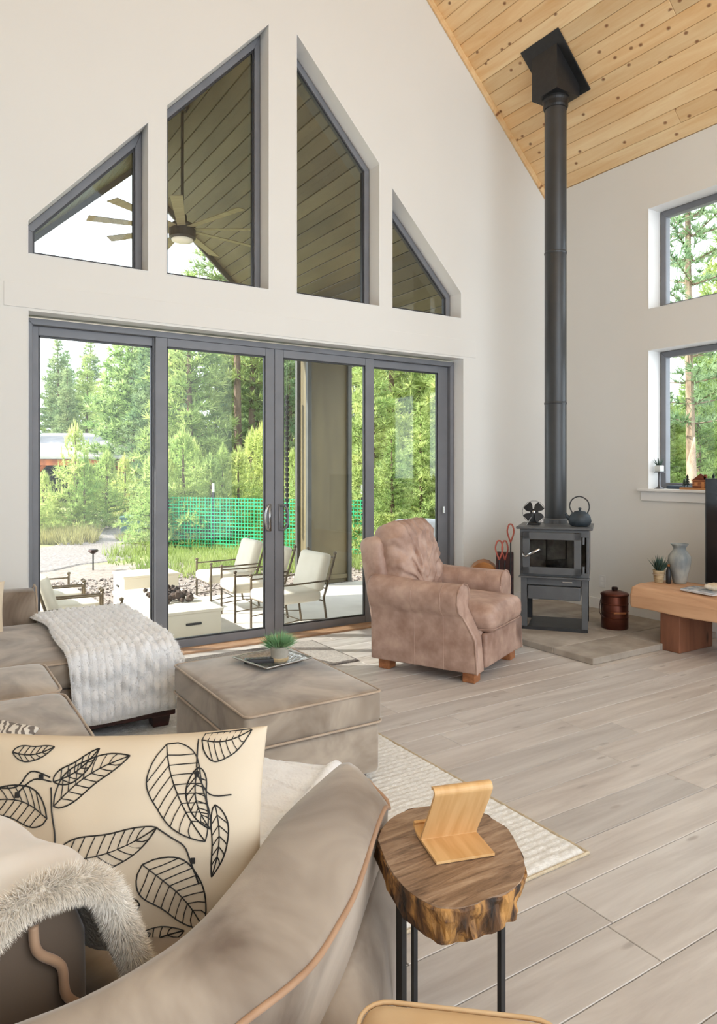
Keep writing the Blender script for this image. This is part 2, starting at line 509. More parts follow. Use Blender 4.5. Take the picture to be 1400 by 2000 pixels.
def loft_data(rings, cap=True):
    n = len(rings[0])
    V = [tuple(p) for r_ in rings for p in r_]
    F = []
    for i in range(len(rings) - 1):
        for j in range(n):
            F.append((i * n + j, i * n + (j + 1) % n, (i + 1) * n + (j + 1) % n, (i + 1) * n + j))
    if cap:
        F.append(tuple(range(n - 1, -1, -1)))
        F.append(tuple(range((len(rings) - 1) * n, len(rings) * n)))
    return V, F

def grid_obj(name, fn, nu, nv, mat, parent=None, thick=0.0, loc=None, rot=None):
    V = [fn(i / nu, j / nv) for j in range(nv + 1) for i in range(nu + 1)]
    F = [(j * (nu + 1) + i, j * (nu + 1) + i + 1, (j + 1) * (nu + 1) + i + 1, (j + 1) * (nu + 1) + i) for j in range(nv) for i in range(nu)]
    me = bpy.data.meshes.new(name)
    me.from_pydata(V, [], F)
    o = link(name, me, mat, parent, loc, rot, smooth=True)
    if thick:
        s = o.modifiers.new('thickness', 'SOLIDIFY')
        s.thickness = thick
        s.offset = 0
    return o

def np_mesh(name, V, T):
    me = bpy.data.meshes.new(name)
    V = np.asarray(V, dtype=np.float32)
    T = np.asarray(T, dtype=np.int32)
    me.vertices.add(len(V))
    me.vertices.foreach_set('co', V.ravel())
    me.loops.add(T.size)
    me.loops.foreach_set('vertex_index', T.ravel())
    me.polygons.add(len(T))
    me.polygons.foreach_set('loop_start', np.arange(0, T.size, 3, dtype=np.int32))
    me.update(calc_edges=True)
    return me

def blades(P, D, L, w, spread, k):
    """k thin triangles at each point P along direction D"""
    P = np.repeat(np.asarray(P, float), k, 0)
    D = np.repeat(np.asarray(D, float), k, 0)
    n = len(P)
    v = D + rng.normal(0, spread, (n, 3))
    v /= np.linalg.norm(v, axis=1)[:, None] + 1e-9
    Ls = (L if np.isscalar(L) else np.repeat(np.asarray(L), k)) * rng.uniform(0.65, 1.15, n)
    s = np.cross(v, rng.normal(0, 1, (n, 3)))
    s /= np.linalg.norm(s, axis=1)[:, None] + 1e-9
    s *= w / 2
    tip = P + v * Ls[:, None]
    V = np.stack([P - s, P + s, tip], 1).reshape(-1, 3)
    T = np.arange(n * 3).reshape(-1, 3)
    return V, T

def holed_wall(name, outer, holes, to3d, mat):
    """a flat wall with openings and real thickness; to3d(u, v, side) gives a world point, side 0 inner and 1 outer"""
    bm = bmesh.new()
    for side in (0, 1):
        edges = []
        for loop in [outer] + holes:
            vs_ = [bm.verts.new(to3d(u, v, side)) for u, v in loop]
            edges += [bm.edges.new((vs_[i], vs_[(i + 1) % len(vs_)])) for i in range(len(vs_))]
        bmesh.ops.triangle_fill(bm, use_beauty=True, edges=edges)
    for loop in [outer] + holes:
        for i in range(len(loop)):
            a, b = loop[i], loop[(i + 1) % len(loop)]
            q = [bm.verts.new(to3d(*a, 0)), bm.verts.new(to3d(*b, 0)), bm.verts.new(to3d(*b, 1)), bm.verts.new(to3d(*a, 1))]
            bm.faces.new(q)
    bmesh.ops.remove_doubles(bm, verts=bm.verts, dist=1e-5)
    bmesh.ops.recalc_face_normals(bm, faces=bm.faces)
    me = bpy.data.meshes.new(name)
    bm.to_mesh(me)
    bm.free()
    return link(name, me, mat)

def inset(poly, d):
    """offset a convex polygon inward"""
    n = len(poly)
    area = sum(poly[i][0] * poly[(i + 1) % n][1] - poly[(i + 1) % n][0] * poly[i][1] for i in range(n))
    sg = 1 if area > 0 else -1
    lines = []
    for i in range(n):
        a, b = Vector(poly[i]), Vector(poly[(i + 1) % n])
        t = (b - a).normalized()
        nrm = Vector((-t.y, t.x)) * sg
        lines.append((a + nrm * d, t))
    out = []
    for i in range(n):
        (p, t), (q, u) = lines[i - 1], lines[i]
        den = t.x * u.y - t.y * u.x
        s = ((q.x - p.x) * u.y - (q.y - p.y) * u.x) / den
        out.append(tuple(p + t * s))
    return out

def ring_frame(poly, w, to3d):
    """window frame bars around a polygon: inner ring offset by w, with depth from to3d sides"""
    inn = inset(poly, w)
    n = len(poly)
    mb = MB()
    for i in range(n):
        j = (i + 1) % n
        v = [to3d(*poly[i], 0), to3d(*poly[j], 0), to3d(*inn[j], 0), to3d(*inn[i], 0), to3d(*poly[i], 1), to3d(*poly[j], 1), to3d(*inn[j], 1), to3d(*inn[i], 1)]
        mb.add(v, [(0, 1, 2, 3), (7, 6, 5, 4), (0, 4, 5, 1), (3, 2, 6, 7), (1, 5, 6, 2), (0, 3, 7, 4)])
    return mb, inn

def tag(o, label, cat, group=None):
    o['label'] = label
    o['category'] = cat
    if group:
        o['group'] = group
    return o

def thing(name, label, cat, loc=(0, 0, 0), rotz=0.0, group=None):
    o = bpy.data.objects.new(name, None)
    o.empty_display_size = 0.1
    C.objects.link(o)
    o.location = loc
    o.rotation_euler = (0, 0, rotz)
    return tag(o, label, cat, group)

def struct(o):
    o['kind'] = 'structure'
    return o

def dup(root, loc, rotz, label=None, group=None, scale=None):
    r_ = root.copy()
    C.objects.link(r_)
    r_.location = loc
    r_.rotation_euler = (0, 0, rotz)
    if scale:
        r_.scale = scale
    if label:
        r_['label'] = label
    if group:
        r_['group'] = group
    for ch in list(root.children):
        c = ch.copy()
        C.objects.link(c)
        c.parent = r_
        for g in list(ch.children):
            d = g.copy()
            C.objects.link(d)
            d.parent = c
    return r_

def T(x, y, z, rz=0.0, rx=0.0, ry=0.0):
    return Matrix.Translation((x, y, z)) @ Matrix.Rotation(rz, 4, 'Z') @ Matrix.Rotation(ry, 4, 'Y') @ Matrix.Rotation(rx, 4, 'X')

def rrect(sx, sy, r, z, n=5):
    pts = []
    for cx, cy, a0 in ((sx / 2 - r, sy / 2 - r, 0), (-sx / 2 + r, sy / 2 - r, 90), (-sx / 2 + r, -sy / 2 + r, 180), (sx / 2 - r, -sy / 2 + r, 270)):
        for k in range(n + 1):
            a = R(a0 + 90 * k / n)
            pts.append((cx + r * math.cos(a), cy + r * math.sin(a), z))
    return pts

def smoothstep(t):
    t = max(0.0, min(1.0, t))
    return t * t * (3 - 2 * t)

def interp(pts, n):
    """Catmull-Rom through points"""
    P = [Vector(p) for p in pts]
    out = []
    for i in range(len(P) - 1):
        p0, p1, p2, p3 = P[max(i - 1, 0)], P[i], P[i + 1], P[min(i + 2, len(P) - 1)]
        for k in range(n):
            t = k / n
            out.append(0.5 * ((2 * p1) + (p2 - p0) * t + (2 * p0 - 5 * p1 + 4 * p2 - p3) * t * t + (3 * p1 - p0 - 3 * p2 + p3) * t ** 3))
    out.append(P[-1])
    return out

# ---------------------------------------------------------------- the room
WY, WX, RX = 5.30, 5.756, 2.61          # gable wall, eave wall, ridge
EZ, SL = 4.352, 0.98                     # eave height, roof slope
RZ = EZ + SL * (WX - RX)
TH = math.atan(SL)
LX = 2 * RX - WX

floor = MB().box(LX, WX + 0.2, -3.2, WY + 0.02, -0.20, -0.016).build('floor', 'shed_dark')
struct(floor)
plank_w = 0.191
lens = [1.22, 1.52, 1.83]
plank_me = {}
def plank_mesh(L, w, t, name, gap=0.0016):
    m = MB().box(-L / 2 + gap, L / 2 - gap, -w / 2 + gap, w / 2 - gap, -t, 0)
    me = m.mesh(name)
    bm = bmesh.new(); bm.from_mesh(me)
    top = [e for e in bm.edges if all(v.co.z > -1e-6 for v in e.verts)]
    bmesh.ops.bevel(bm, geom=top, offset=0.0018, segments=1, affect='EDGES')
    bm.to_mesh(me); bm.free()
    return me
y = 1.436 + plank_w * 20.5
row = 0
rr = random.Random(3)
while y > -0.9:
    x = LX - rr.uniform(0.0, 1.2)
    y0 = min(y + plank_w / 2, WY)
    if y - plank_w / 2 < WY:
        w = y0 - (y - plank_w / 2)
        while x < WX:
            L = rr.choice(lens)
            a, b = max(x, LX), min(x + L, WX)
            if b - a > 0.05:
                key = (round(b - a, 3), round(w, 3))
                if key not in plank_me:
                    plank_me[key] = plank_mesh(b - a, w, 0.015, 'plank')
                link('plank', plank_me[key], 'floor', floor, ((a + b) / 2, y0 - w / 2, 0))
            x += L
    y -= plank_w

# gable wall with the four raked windows and the wide door opening
zs = 2.908
W_IN = [
    [(0.667, zs), (1.494, zs), (1.494, 4.035), (0.667, 3.135)],
    [(1.630, zs), (2.483, zs), (2.483, 5.105), (1.630, 4.195)],
    [(2.737, zs), (3.585, zs), (3.585, 4.205), (2.737, 5.110)],
    [(3.722, zs), (4.553, zs), (4.553, 3.160), (3.722, 4.020)],
]
DOOR = [(0.668, -0.02), (4.583, -0.02), (4.583, 2.520), (0.668, 2.520)]
gable = [(LX, -0.02), (DOOR[0][0], -0.02), DOOR[3], DOOR[2], (DOOR[1][0], -0.02), (WX, -0.02), (WX, EZ), (RX, RZ), (LX, EZ)]
wall_back = holed_wall('wall_back', gable, W_IN, lambda u, v, s: (u, WY + 0.26 * s, v), 'wall')
struct(wall_back)

# eave wall on the right with two windows
YW0, YW1 = 2.50, 4.066
R_IN = [[(YW0, 2.909), (YW1, 2.909), (YW1, 3.841), (YW0, 3.841)], [(YW0, 1.240), (YW1, 1.240), (YW1, 2.529), (YW0, 2.529)]]
wall_right = holed_wall('wall_right', [(-3.2, -0.02), (WY + 0.26, -0.02), (WY + 0.26, EZ), (-3.2, EZ)], R_IN, lambda u, v, s: (WX + 0.26 * s, u, v), 'wall')
struct(wall_right)

# plain eave wall behind the sofa
wall_left = struct(MB().box(LX - 0.26, LX, -3.2, WY + 0.26, -0.02, EZ).build('wall_left', 'wall'))

# pine board ceiling, both slopes
ceil_mb = MB()
for s in (1, -1):
    a = (RX, RZ); b = (RX + s * (WX + 0.5 - RX), RZ - SL * (WX + 0.5 - RX))
    ceil_mb.add([(a[0], -3.2, a[1] + 0.03), (b[0], -3.2, b[1] + 0.03), (b[0], 5.62, b[1] + 0.03), (a[0], 5.62, a[1] + 0.03),
                 (a[0], -3.2, a[1] + 0.20), (b[0], -3.2, b[1] + 0.20), (b[0], 5.62, b[1] + 0.20), (a[0], 5.62, a[1] + 0.20)],
                [(0, 1, 2, 3), (7, 6, 5, 4), (0, 4, 5, 1), (3, 2, 6, 7), (1, 5, 6, 2), (0, 3, 7, 4)])
ceiling = struct(ceil_mb.build('ceiling', 'pine'))
bw = 0.1335
slope_len = (WX - RX) / math.cos(TH)
nrow = int(slope_len / bw) + 1
board_me = {}
rr = random.Random(5)
for s in (1, -1):
    for i in range(nrow):
        c = bw * (i + 0.5)
        if c > slope_len - 0.02:
            continue
        x = RX + s * (WX - RX - c * math.cos(TH))
        z = EZ + c * math.sin(TH)
        yy = WY + rr.uniform(0.0, 1.2)
        while yy > -2.4:
            L = rr.choice([1.8, 2.4, 3.0, 3.6])
            a, b = yy - L, min(yy, WY)
            if b - a > 0.1:
                key = round(b - a, 2)
                if key not in board_me:
                    m = MB().box(-bw / 2 + 0.0012, bw / 2 - 0.0012, -key / 2 + 0.0008, key / 2 - 0.0008, 0, 0.016)
                    me = m.mesh('board')
                    bm = bmesh.new(); bm.from_mesh(me)
                    ed = [e for e in bm.edges if all(v.co.z < 1e-6 for v in e.verts)]
                    bmesh.ops.bevel(bm, geom=ed, offset=0.0035, segments=1, affect='EDGES')
                    bm.to_mesh(me); bm.free()
                    board_me[key] = me
                link('board', board_me[key], 'pine', ceiling, (x, (a + b) / 2, z + 0.004), (0, s * TH, 0))
            yy -= L

# pine moulding where the ceiling meets the gable wall
for k, s in enumerate((1, -1)):
    mid = ((WX + RX) / 2 if s > 0 else (LX + RX) / 2, WY - 0.012, (EZ + RZ) / 2 - 0.03)
    m = MB().box(-slope_len / 2, slope_len / 2, -0.012, 0.012, -0.03, 0.03)
    o = m.build('trim_%d' % (k + 1), 'pine', None, mid, (0, s * TH, 0), bevel=0.005)
    struct(o)
# flat painted casing boards, a few millimetres proud of the gable wall
o = MB().box(0.52, 4.74, WY - 0.006, WY + 0.001, 2.535, 2.70).build('trim_3', 'wall', bevel=0.002)
struct(o)
# base boards
struct(MB().box(WX - 0.016, WX, -3.0, WY, 0, 0.15).build('baseboard_right', 'trim', bevel=0.004))
struct(MB().box(DOOR[1][0] + 0.06, WX - 0.016, WY - 0.016, WY, 0, 0.15).build('baseboard_back', 'trim', bevel=0.004))
struct(MB().box(LX, DOOR[0][0] - 0.06, WY - 0.016, WY, 0, 0.15).build('baseboard_left', 'trim', bevel=0.004))

# raked windows
for k, poly in enumerate(W_IN):
    w = struct(bpy.data.objects.new('window_%d' % (k + 1), None))
    C.objects.link(w)
    out = inset(poly, 0.004)
    mb, inn = ring_frame(out, 0.050, lambda u, v, s: (u, WY + 0.165 + 0.07 * s, v))
    mb.build('window_frame', 'frame', w, bevel=0.003)
    mb, inn2 = ring_frame(inn, 0.014, lambda u, v, s: (u, WY + 0.185 + 0.03 * s, v))
    mb.build('glazing_bead', 'frame_dark', w)
    n = len(inn2)
    g = MB()
    g.add([(u, WY + 0.20, v) for u, v in inn2] + [(u, WY + 0.206, v) for u, v in inn2], [tuple(range(n)), tuple(range(2 * n - 1, n - 1, -1))])
    g.build('glass_pane', 'glass', w)
    lin, _ = ring_frame(inset(poly, -0.0005), 0.004, lambda u, v, s: (u, WY - 0.004 + 0.165 * s, v))
    lin.build('window_lining', 'trim', w)

for k, poly in enumerate(R_IN):
    w = struct(bpy.data.objects.new('window_%d' % (k + 5), None))
    C.objects.link(w)
    out = inset(poly, 0.004)
    mb, inn = ring_frame(out, 0.055, lambda u, v, s: (WX + 0.175 + 0.07 * s, u, v))
    mb.build('window_frame', 'frame', w, bevel=0.003)
    n = 4
    g = MB()
    g.add([(WX + 0.20, u, v) for u, v in inn] + [(WX + 0.206, u, v) for u, v in inn], [tuple(range(n)), tuple(range(2 * n - 1, n - 1, -1))])
    g.build('glass_pane', 'glass', w)
    lin, _ = ring_frame(inset(poly, -0.0005), 0.004, lambda u, v, s: (WX - 0.004 + 0.172 * s, u, v))
    lin.build('window_lining', 'trim', w)
    if k == 1:
        MB().box(WX - 0.045, WX + 0.18, YW0 - 0.09, YW1 + 0.09, 1.222, 1.246).build('window_sill', 'trim', w, bevel=0.004)
        MB().box(WX - 0.016, WX, YW0 - 0.07, YW1 + 0.07, 1.135, 1.222).build('sill_apron', 'trim', w, bevel=0.003)

# four-panel sliding door
door = struct(bpy.data.objects.new('door_1', None))
C.objects.link(door)
D0, D1 = WY + 0.14, WY + 0.24
dxa, dxb, dzt = 0.672, 4.579, 2.497
mb, inn = ring_frame([(dxa, -0.03), (dxb, -0.03), (dxb, dzt), (dxa, dzt)], 0.045, lambda u, v, s: (u, D0 + (D1 - D0) * s, v))
mb.build('door_frame', 'frame', door, bevel=0.004)
mb, _ = ring_frame([(0.668, -0.02), (4.583, -0.02), (4.583, 2.520), (0.668, 2.520)], 0.004, lambda u, v, s: (u, WY - 0.004 + 0.14 * s, v))
mb.build('door_lining', 'trim', door)
# panel outlines: outer x, glass x, and depth offset (the two middle panels slide in front)
panels = [(0.717, 1.640, 0.762, 1.578, 0.045), (1.590, 2.605, 1.682, 2.522, 0.008), (2.609, 3.624, 2.690, 3.530, 0.008), (3.576, 4.534, 3.622, 4.415, 0.045)]
for k, (xa, xb, ga, gb, off) in enumerate(panels):
    z0, z1, g0, g1 = 0.0, 2.452, 0.075, 2.385
    y0, y1 = D0 + off, D0 + off + 0.042
    p = MB()
    p.box(xa, ga, y0, y1, z0, z1); p.box(gb, xb, y0, y1, z0, z1)
    p.box(ga, gb, y0, y1, z0, g0); p.box(ga, gb, y0, y1, g1, z1)
    sash = p.build('door_panel', 'frame', door, bevel=0.004)
    b = MB()
    for (a0, a1, c0, c1) in ((ga, ga + 0.012, g0, g1), (gb - 0.012, gb, g0, g1), (ga, gb, g0, g0 + 0.012), (ga, gb, g1 - 0.012, g1)):
        b.box(a0, a1, y0 + 0.012, y1 - 0.008, c0, c1)
    b.build('glazing_bead', 'frame_dark', sash)
    MB().box(ga + 0.01, gb - 0.01, y0 + 0.018, y0 + 0.024, g0 + 0.01, g1 - 0.01).build('glass_pane', 'glass', sash)
    if k in (1, 2):
        hx = xb - 0.045 if k == 1 else xa + 0.045
        s = -1 if k == 1 else 1
        pts = interp([(hx, y0, 1.115), (hx + s * 0.03, y0 - 0.035, 1.115), (hx + s * 0.055, y0 - 0.045, 1.06), (hx + s * 0.055, y0 - 0.045, 0.97), (hx + s * 0.03, y0 - 0.035, 0.915), (hx, y0, 0.915)], 5)
        hm = MB().tube(pts, 0.009, 8)
        hm.box(hx - 0.012, hx + 0.012, y0 - 0.008, y0 + 0.001, 0.90, 1.13)
        hm.build('door_handle', 'chrome' if k == 1 else 'frame', sash, smooth=True)
MB().box(0.70, 4.55, WY - 0.02, D0, -0.012, 0.016).build('door_threshold', 'threshold', door, bevel=0.004)
MB().box(4.445, 4.460, D0 - 0.012, D0 + 0.01, 0.99, 1.06).build('door_latch', 'chrome', door, bevel=0.003)

# wall outlet
ot = thing('wall_outlet', 'white outlet plate low on the right wall behind the copper bucket', 'outlet', (WX - 0.004, 4.58, 0.32))
MB().box(-0.003, 0.004, -0.037, 0.037, -0.058, 0.058).build('cover_plate', 'plastic_white', ot, bevel=0.002)
for dz in (-0.022, 0.022):
    MB().box(-0.005, -0.002, -0.016, 0.016, dz - 0.014, dz + 0.014).build('socket', 'trim', ot, bevel=0.001)

# ================================================================ indoors
# ---- rug: looped wool rows, real relief
rx0, rx1, ry0, ry1 = 0.0, 2.103, 1.737, 4.30
rug = thing('area_rug', 'off-white looped wool rug under the sofa and ottoman', 'rug', (0, 0, 0))
def rug_fn(u, v):
    x, y = rx0 + (rx1 - rx0) * u, ry0 + (ry1 - ry0) * v
    e = min(x - rx0, rx1 - x, y - ry0, ry1 - y)
    z = 0.016 * smoothstep(e / 0.02) + 0.003
    if e > 0.015:
        z += 0.0035 * math.sin(y * 2 * PI / 0.034) * (0.6 + 0.4 * math.sin(x * 2 * PI / 0.05 + 2 * noise.noise((x * 9, y * 9, 0)))) + 0.004 * noise.noise((x * 30, y * 30, 1))
    return (x, y, z)
grid_obj('pile', rug_fn, 230, 280, 'rug', rug)
MB().tube([(rx0, ry0, 0.008), (rx1, ry0, 0.008), (rx1, ry1, 0.008), (rx0, ry1, 0.008)], 0.007, 6, True).build('binding', 'rug_edge', rug)
RG = 0.020

# ---- door mat
dm = thing('door_mat', 'grey two-tone door mat on the floor before the sliding doors', 'mat', (2.30, 4.83, 0))
mt_poly = [(-0.62, -0.42), (0.50, -0.42), (0.50, 0.30), (-0.62, 0.30)]
MB().prism(mt_poly, 0.0, 0.012).build('base', 'mat_dark', dm, bevel=0.004)
MB().prism([(0.06, 0.28), (0.30, -0.40), (0.48, -0.40), (0.48, 0.28)], 0.011, 0.016).build('pale_panel', 'mat_light', dm, bevel=0.002)

# ---- sectional sofa
sofa = thing('sectional_sofa', 'taupe velvet sectional sofa with a chaise and an angled end seat', 'sofa', (0, 0, 0))
def poly_cushion(name, poly, z0, z1, bev, mat, parent, crown=0.015, pipe=True):
    """upholstered cushion over a plan polygon: rounded edges, crowned top"""
    def outline(off, n=14):
        q = inset(poly, off)
        pts = []
        m = len(q)
        for i in range(m):
            p0, p1, p2 = Vector(q[i - 1]), Vector(q[i]), Vector(q[(i + 1) % m])
            rr_ = min(0.07, 0.45 * (p1 - p0).length, 0.45 * (p2 - p1).length)
            a = p1 + (p0 - p1).normalized() * rr_
            b = p1 + (p2 - p1).normalized() * rr_
            nxt = p2 + (p1 - p2).normalized() * min(0.07, 0.45 * (p2 - p1).length)
            for k in range(6):
                t = k / 5
                pts.append((1 - t) ** 2 * a + 2 * t * (1 - t) * p1 + t * t * b)
            for k in range(1, 6):
                pts.append(b.lerp(nxt, k / 6))
        return pts
    rings = []
    prof = [(bev, 0.0), (bev * 0.3, 0.25 * bev), (0.0, bev), (0.0, (z1 - z0) - bev), (bev * 0.12, (z1 - z0) - bev * 0.5), (bev * 0.4, (z1 - z0) - bev * 0.16), (bev, (z1 - z0))]
    for off, dz in prof:
        rings.append([(p.x, p.y, z0 + dz) for p in outline(off)])
    cx = sum(p[0] for p in poly) / len(poly); cy = sum(p[1] for p in poly) / len(poly)
    base = rings[-1]
    for s, c in ((0.85, 0.35), (0.65, 0.7), (0.4, 0.92), (0.15, 1.0)):
        rings.append([(cx + (x - cx) * s, cy + (y - cy) * s, z1 + crown * c + 0.004 * noise.noise((x * 7, y * 7, s * 3))) for x, y, z in base])
    v, f = loft_data(rings)
    o = MB().add(v, f).build(name, mat, parent, smooth=True)
    if pipe:
        pth = [(p.x, p.y, z1 - bev * 0.42) for p in outline(-0.001)]
        MB().tube(pth, 0.006, 6, True).build('piping', pipe if isinstance(pipe, str) else 'piping_pale', o, smooth=True)
    return o

# bases
poly_cushion('base', [(-0.40, 2.30), (0.50, 2.62), (0.50, 3.80), (-0.40, 3.80)], 0.09, 0.31, 0.02, 'velvet_shaded', sofa, 0, False)
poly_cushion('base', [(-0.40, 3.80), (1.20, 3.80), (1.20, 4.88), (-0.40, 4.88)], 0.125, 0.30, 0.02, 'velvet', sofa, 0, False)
poly_cushion('base', [(0.30, 1.16), (0.62, 1.14), (1.14, 1.66), (1.16, 1.88), (0.55, 2.60), (-0.35, 2.40), (-0.20, 1.60)], 0.06, 0.31, 0.02, 'velvet_shaded', sofa, 0, False)
MB().box(0.45, 1.215, 3.785, 4.88, 0.085, 0.135).build('chaise_rail', 'dark_wood', sofa, bevel=0.006)
# seats
poly_cushion('seat_cushion', [(-0.20, 3.26), (0.55, 3.26), (0.55, 3.79), (-0.20, 3.79)], 0.31, 0.475, 0.04, 'velvet', sofa, 0.02)
poly_cushion('seat_cushion', [(-0.20, 2.52), (0.55, 2.60), (0.55, 3.245), (-0.20, 3.245)], 0.31, 0.475, 0.04, 'velvet', sofa, 0.02)
poly_cushion('seat_cushion', [(-0.20, 3.81), (1.20, 3.81), (1.20, 4.87), (-0.20, 4.87)], 0.30, 0.455, 0.04, 'velvet', sofa, 0.01)
poly_cushion('seat_cushion', [(0.34, 1.27), (0.62, 1.40), (0.97, 1.67), (1.25, 1.86), (0.575, 2.585), (-0.10, 2.48), (-0.02, 1.70)], 0.31, 0.45, 0.045, 'velvet', sofa, 0.012)
# legs: turned-out tapered blocks
for (x, y) in ((1.145, 3.86), (1.145, 4.80), (0.0, 3.86), (0.44, 2.72), (1.02, 1.72), (0.55, 1.22), (-0.25, 4.80)):
    m = MB()
    a, b, h = 0.058, 0.042, 0.10
    zt = 0.118 if y > 3.8 else 0.075
    m.add([(-b, -b, 0), (b, -b, 0), (b, b, 0), (-b, b, 0), (-a, -a, zt), (a, -a, zt), (a, a, zt), (-a, a, zt)], [(3, 2, 1, 0), (4, 5, 6, 7), (0, 1, 5, 4), (1, 2, 6, 5), (2, 3, 7, 6), (3, 0, 4, 7)])
    m.build('leg', 'dark_wood', sofa, (x, y, RG if (y < 4.3 and x > 0) else 0), bevel=0.004)
# far arm at the chaise
arm2 = MB()
rings = []
for x in (-0.40, 0.3, 0.62, 0.655, 0.665):
    q = 0.0 if x < 0.6 else (0.01 if x < 0.66 else 0.03)
    rings.append([(x, 4.93 + yy * (1 - q), zz - q) for yy, zz in ((-0.05, 0.10), (0.15, 0.10), (0.16, 0.5), (0.15, 0.615), (0.11, 0.66), (0.05, 0.665), (-0.02, 0.655), (-0.05, 0.605), (-0.05, 0.4))])
v, f = loft_data(rings)
a2 = arm2.add(v, f).build('arm', 'velvet', sofa, smooth=True, bevel=0.012)
MB().tube([(0.668, 4.885, 0.12), (0.668, 4.885, 0.60), (0.668, 4.92, 0.665), (0.668, 5.0, 0.672), (0.668, 5.07, 0.64), (0.668, 5.085, 0.12)], 0.006, 6).build('piping', 'piping_pale', a2)
# back running behind the seats, ends at the angled seat
bp = interp([(0.170, 1.245, 0), (0.03, 1.62, 0), (-0.16, 2.05, 0), (-0.29, 2.60, 0), (-0.30, 3.6, 0), (-0.30, 4.90, 0)], 6)
rings = []
for i, p in enumerate(bp):
    t = (bp[min(i + 1, len(bp) - 1)] - bp[max(i - 1, 0)]).normalized()
    n_ = Vector((t.y, -t.x, 0))
    w = 0.105
    k0 = 0.88 if i == 0 else 1.0
    rings.append([tuple(p + n_ * (w * a * k0) + Vector((0, 0, z))) for a, z in ((-1, 0.08), (1, 0.08), (1.02, 0.45), (0.98, 0.62), (0.72, 0.69), (0.25, 0.71), (-0.25, 0.71), (-0.72, 0.69), (-0.98, 0.62), (-1.02, 0.45))])
v, f = loft_data(rings)
bk = MB().add(v, f).build('backrest', 'velvet_shaded', sofa, smooth=True, bevel=0.02)  # shadow on the sofa back comes from its darker velvet colour
e0 = bp[0]; t0 = (bp[1] - bp[0]).normalized(); n0 = Vector((t0.y, -t0.x, 0))
pp = [e0 - t0 * 0.012 + n0 * a + Vector((0, 0, z)) for a, z in ((0.105, 0.40), (0.085, 0.49), (0.045, 0.545), (0.035, 0.60), (-0.005, 0.645), (-0.012, 0.69))]
pp = interp(pp, 6)
MB().tube(pp, 0.008, 8).build('piping', 'piping', bk, smooth=True)
# near arm: fat padded arm, scooped, with tan piping along its outer edge
inner = [(0.05, 1.10), (0.20, 1.098), (0.335, 1.135), (0.415, 1.182), (0.495, 1.248), (0.570, 1.316), (0.728, 1.466), (0.935, 1.606), (0.985, 1.625)]
outer = [(0.20, 0.93), (0.33, 0.962), (0.425, 1.000), (0.510, 1.028), (0.582, 1.062), (0.665, 1.125), (0.764, 1.212), (0.945, 1.405), (1.035, 1.490)]
AI = interp([(a, b, 0) for a, b in inner], 4)
AO = interp([(a, b, 0) for a, b in outer], 4)
rings, pipe, seam = [], [], []
n_ = len(AI)
for i in range(n_):
    t = i / (n_ - 1)
    zi, zo = 0.632 - 0.012 * t, 0.595 - 0.015 * t
    A, B = AI[i], AO[i]
    w = (B - A)
    e = smoothstep((1 - t) / 0.06)
    top = [(0.0, 0.0), (0.07, 0.018), (0.22, 0.032), (0.42, 0.036), (0.62, 0.030), (0.82, 0.016), (0.95, 0.004), (1.0, -0.008)]
    ring = [(A.x - w.x * 0.02, A.y - w.y * 0.02, 0.30), (A.x - w.x * 0.05, A.y - w.y * 0.05, zi - 0.07), (A.x - w.x * 0.04, A.y - w.y * 0.04, zi - 0.025)]
    for q, dz in top:
        p = A + w * q
        ring.append((p.x, p.y, zi + (zo - zi) * q + dz * (0.45 + 0.55 * e) - (1 - e) * 0.02))
    o1 = A + w * 0.99; o2 = A + w * 0.90; o3 = A + w * 0.86
    ring += [(o1.x, o1.y, zo - 0.06), (o2.x, o2.y, zo - 0.20), (o3.x, o3.y, 0.30)]
    rings.append(ring)
    pipe.append((A + w * 1.012) + Vector((0, 0, zo - 0.012 - (1 - e) * 0.02)))
v, f = loft_data(rings)
arm = MB().add(v, f).build('arm', 'velvet', sofa, smooth=True)
last = rings[-1]
front = [Vector(p) + Vector((0.004, 0.003, 0)) for p in last[2:11]]
MB().tube(pipe + front[::-1][1:], 0.0065, 8).build('piping', 'piping', arm, smooth=True)
# outer side panel below the arm pad
rings = []
for i in range(n_):
    A, B = AI[i], AO[i]
    w = (B - A)
    t = i / (n_ - 1)
    ox = 0.86 + 0.12 * smoothstep(t * 1.2)
    bulge = 0.05 * math.sin(PI * min(1, t))
    rings.append([tuple((A + w * q) + Vector((0, 0, z))) for q, z in ((0.2, 0.07), (ox + 0.22, 0.07), (ox + 0.30 + bulge, 0.20), (ox + 0.20 + bulge, 0.34), (ox - 0.02, 0.42), (0.3, 0.42))])
v, f = loft_data(rings)
MB().add(v, f).build('side_panel', 'velvet', sofa, smooth=True, bevel=0.015)

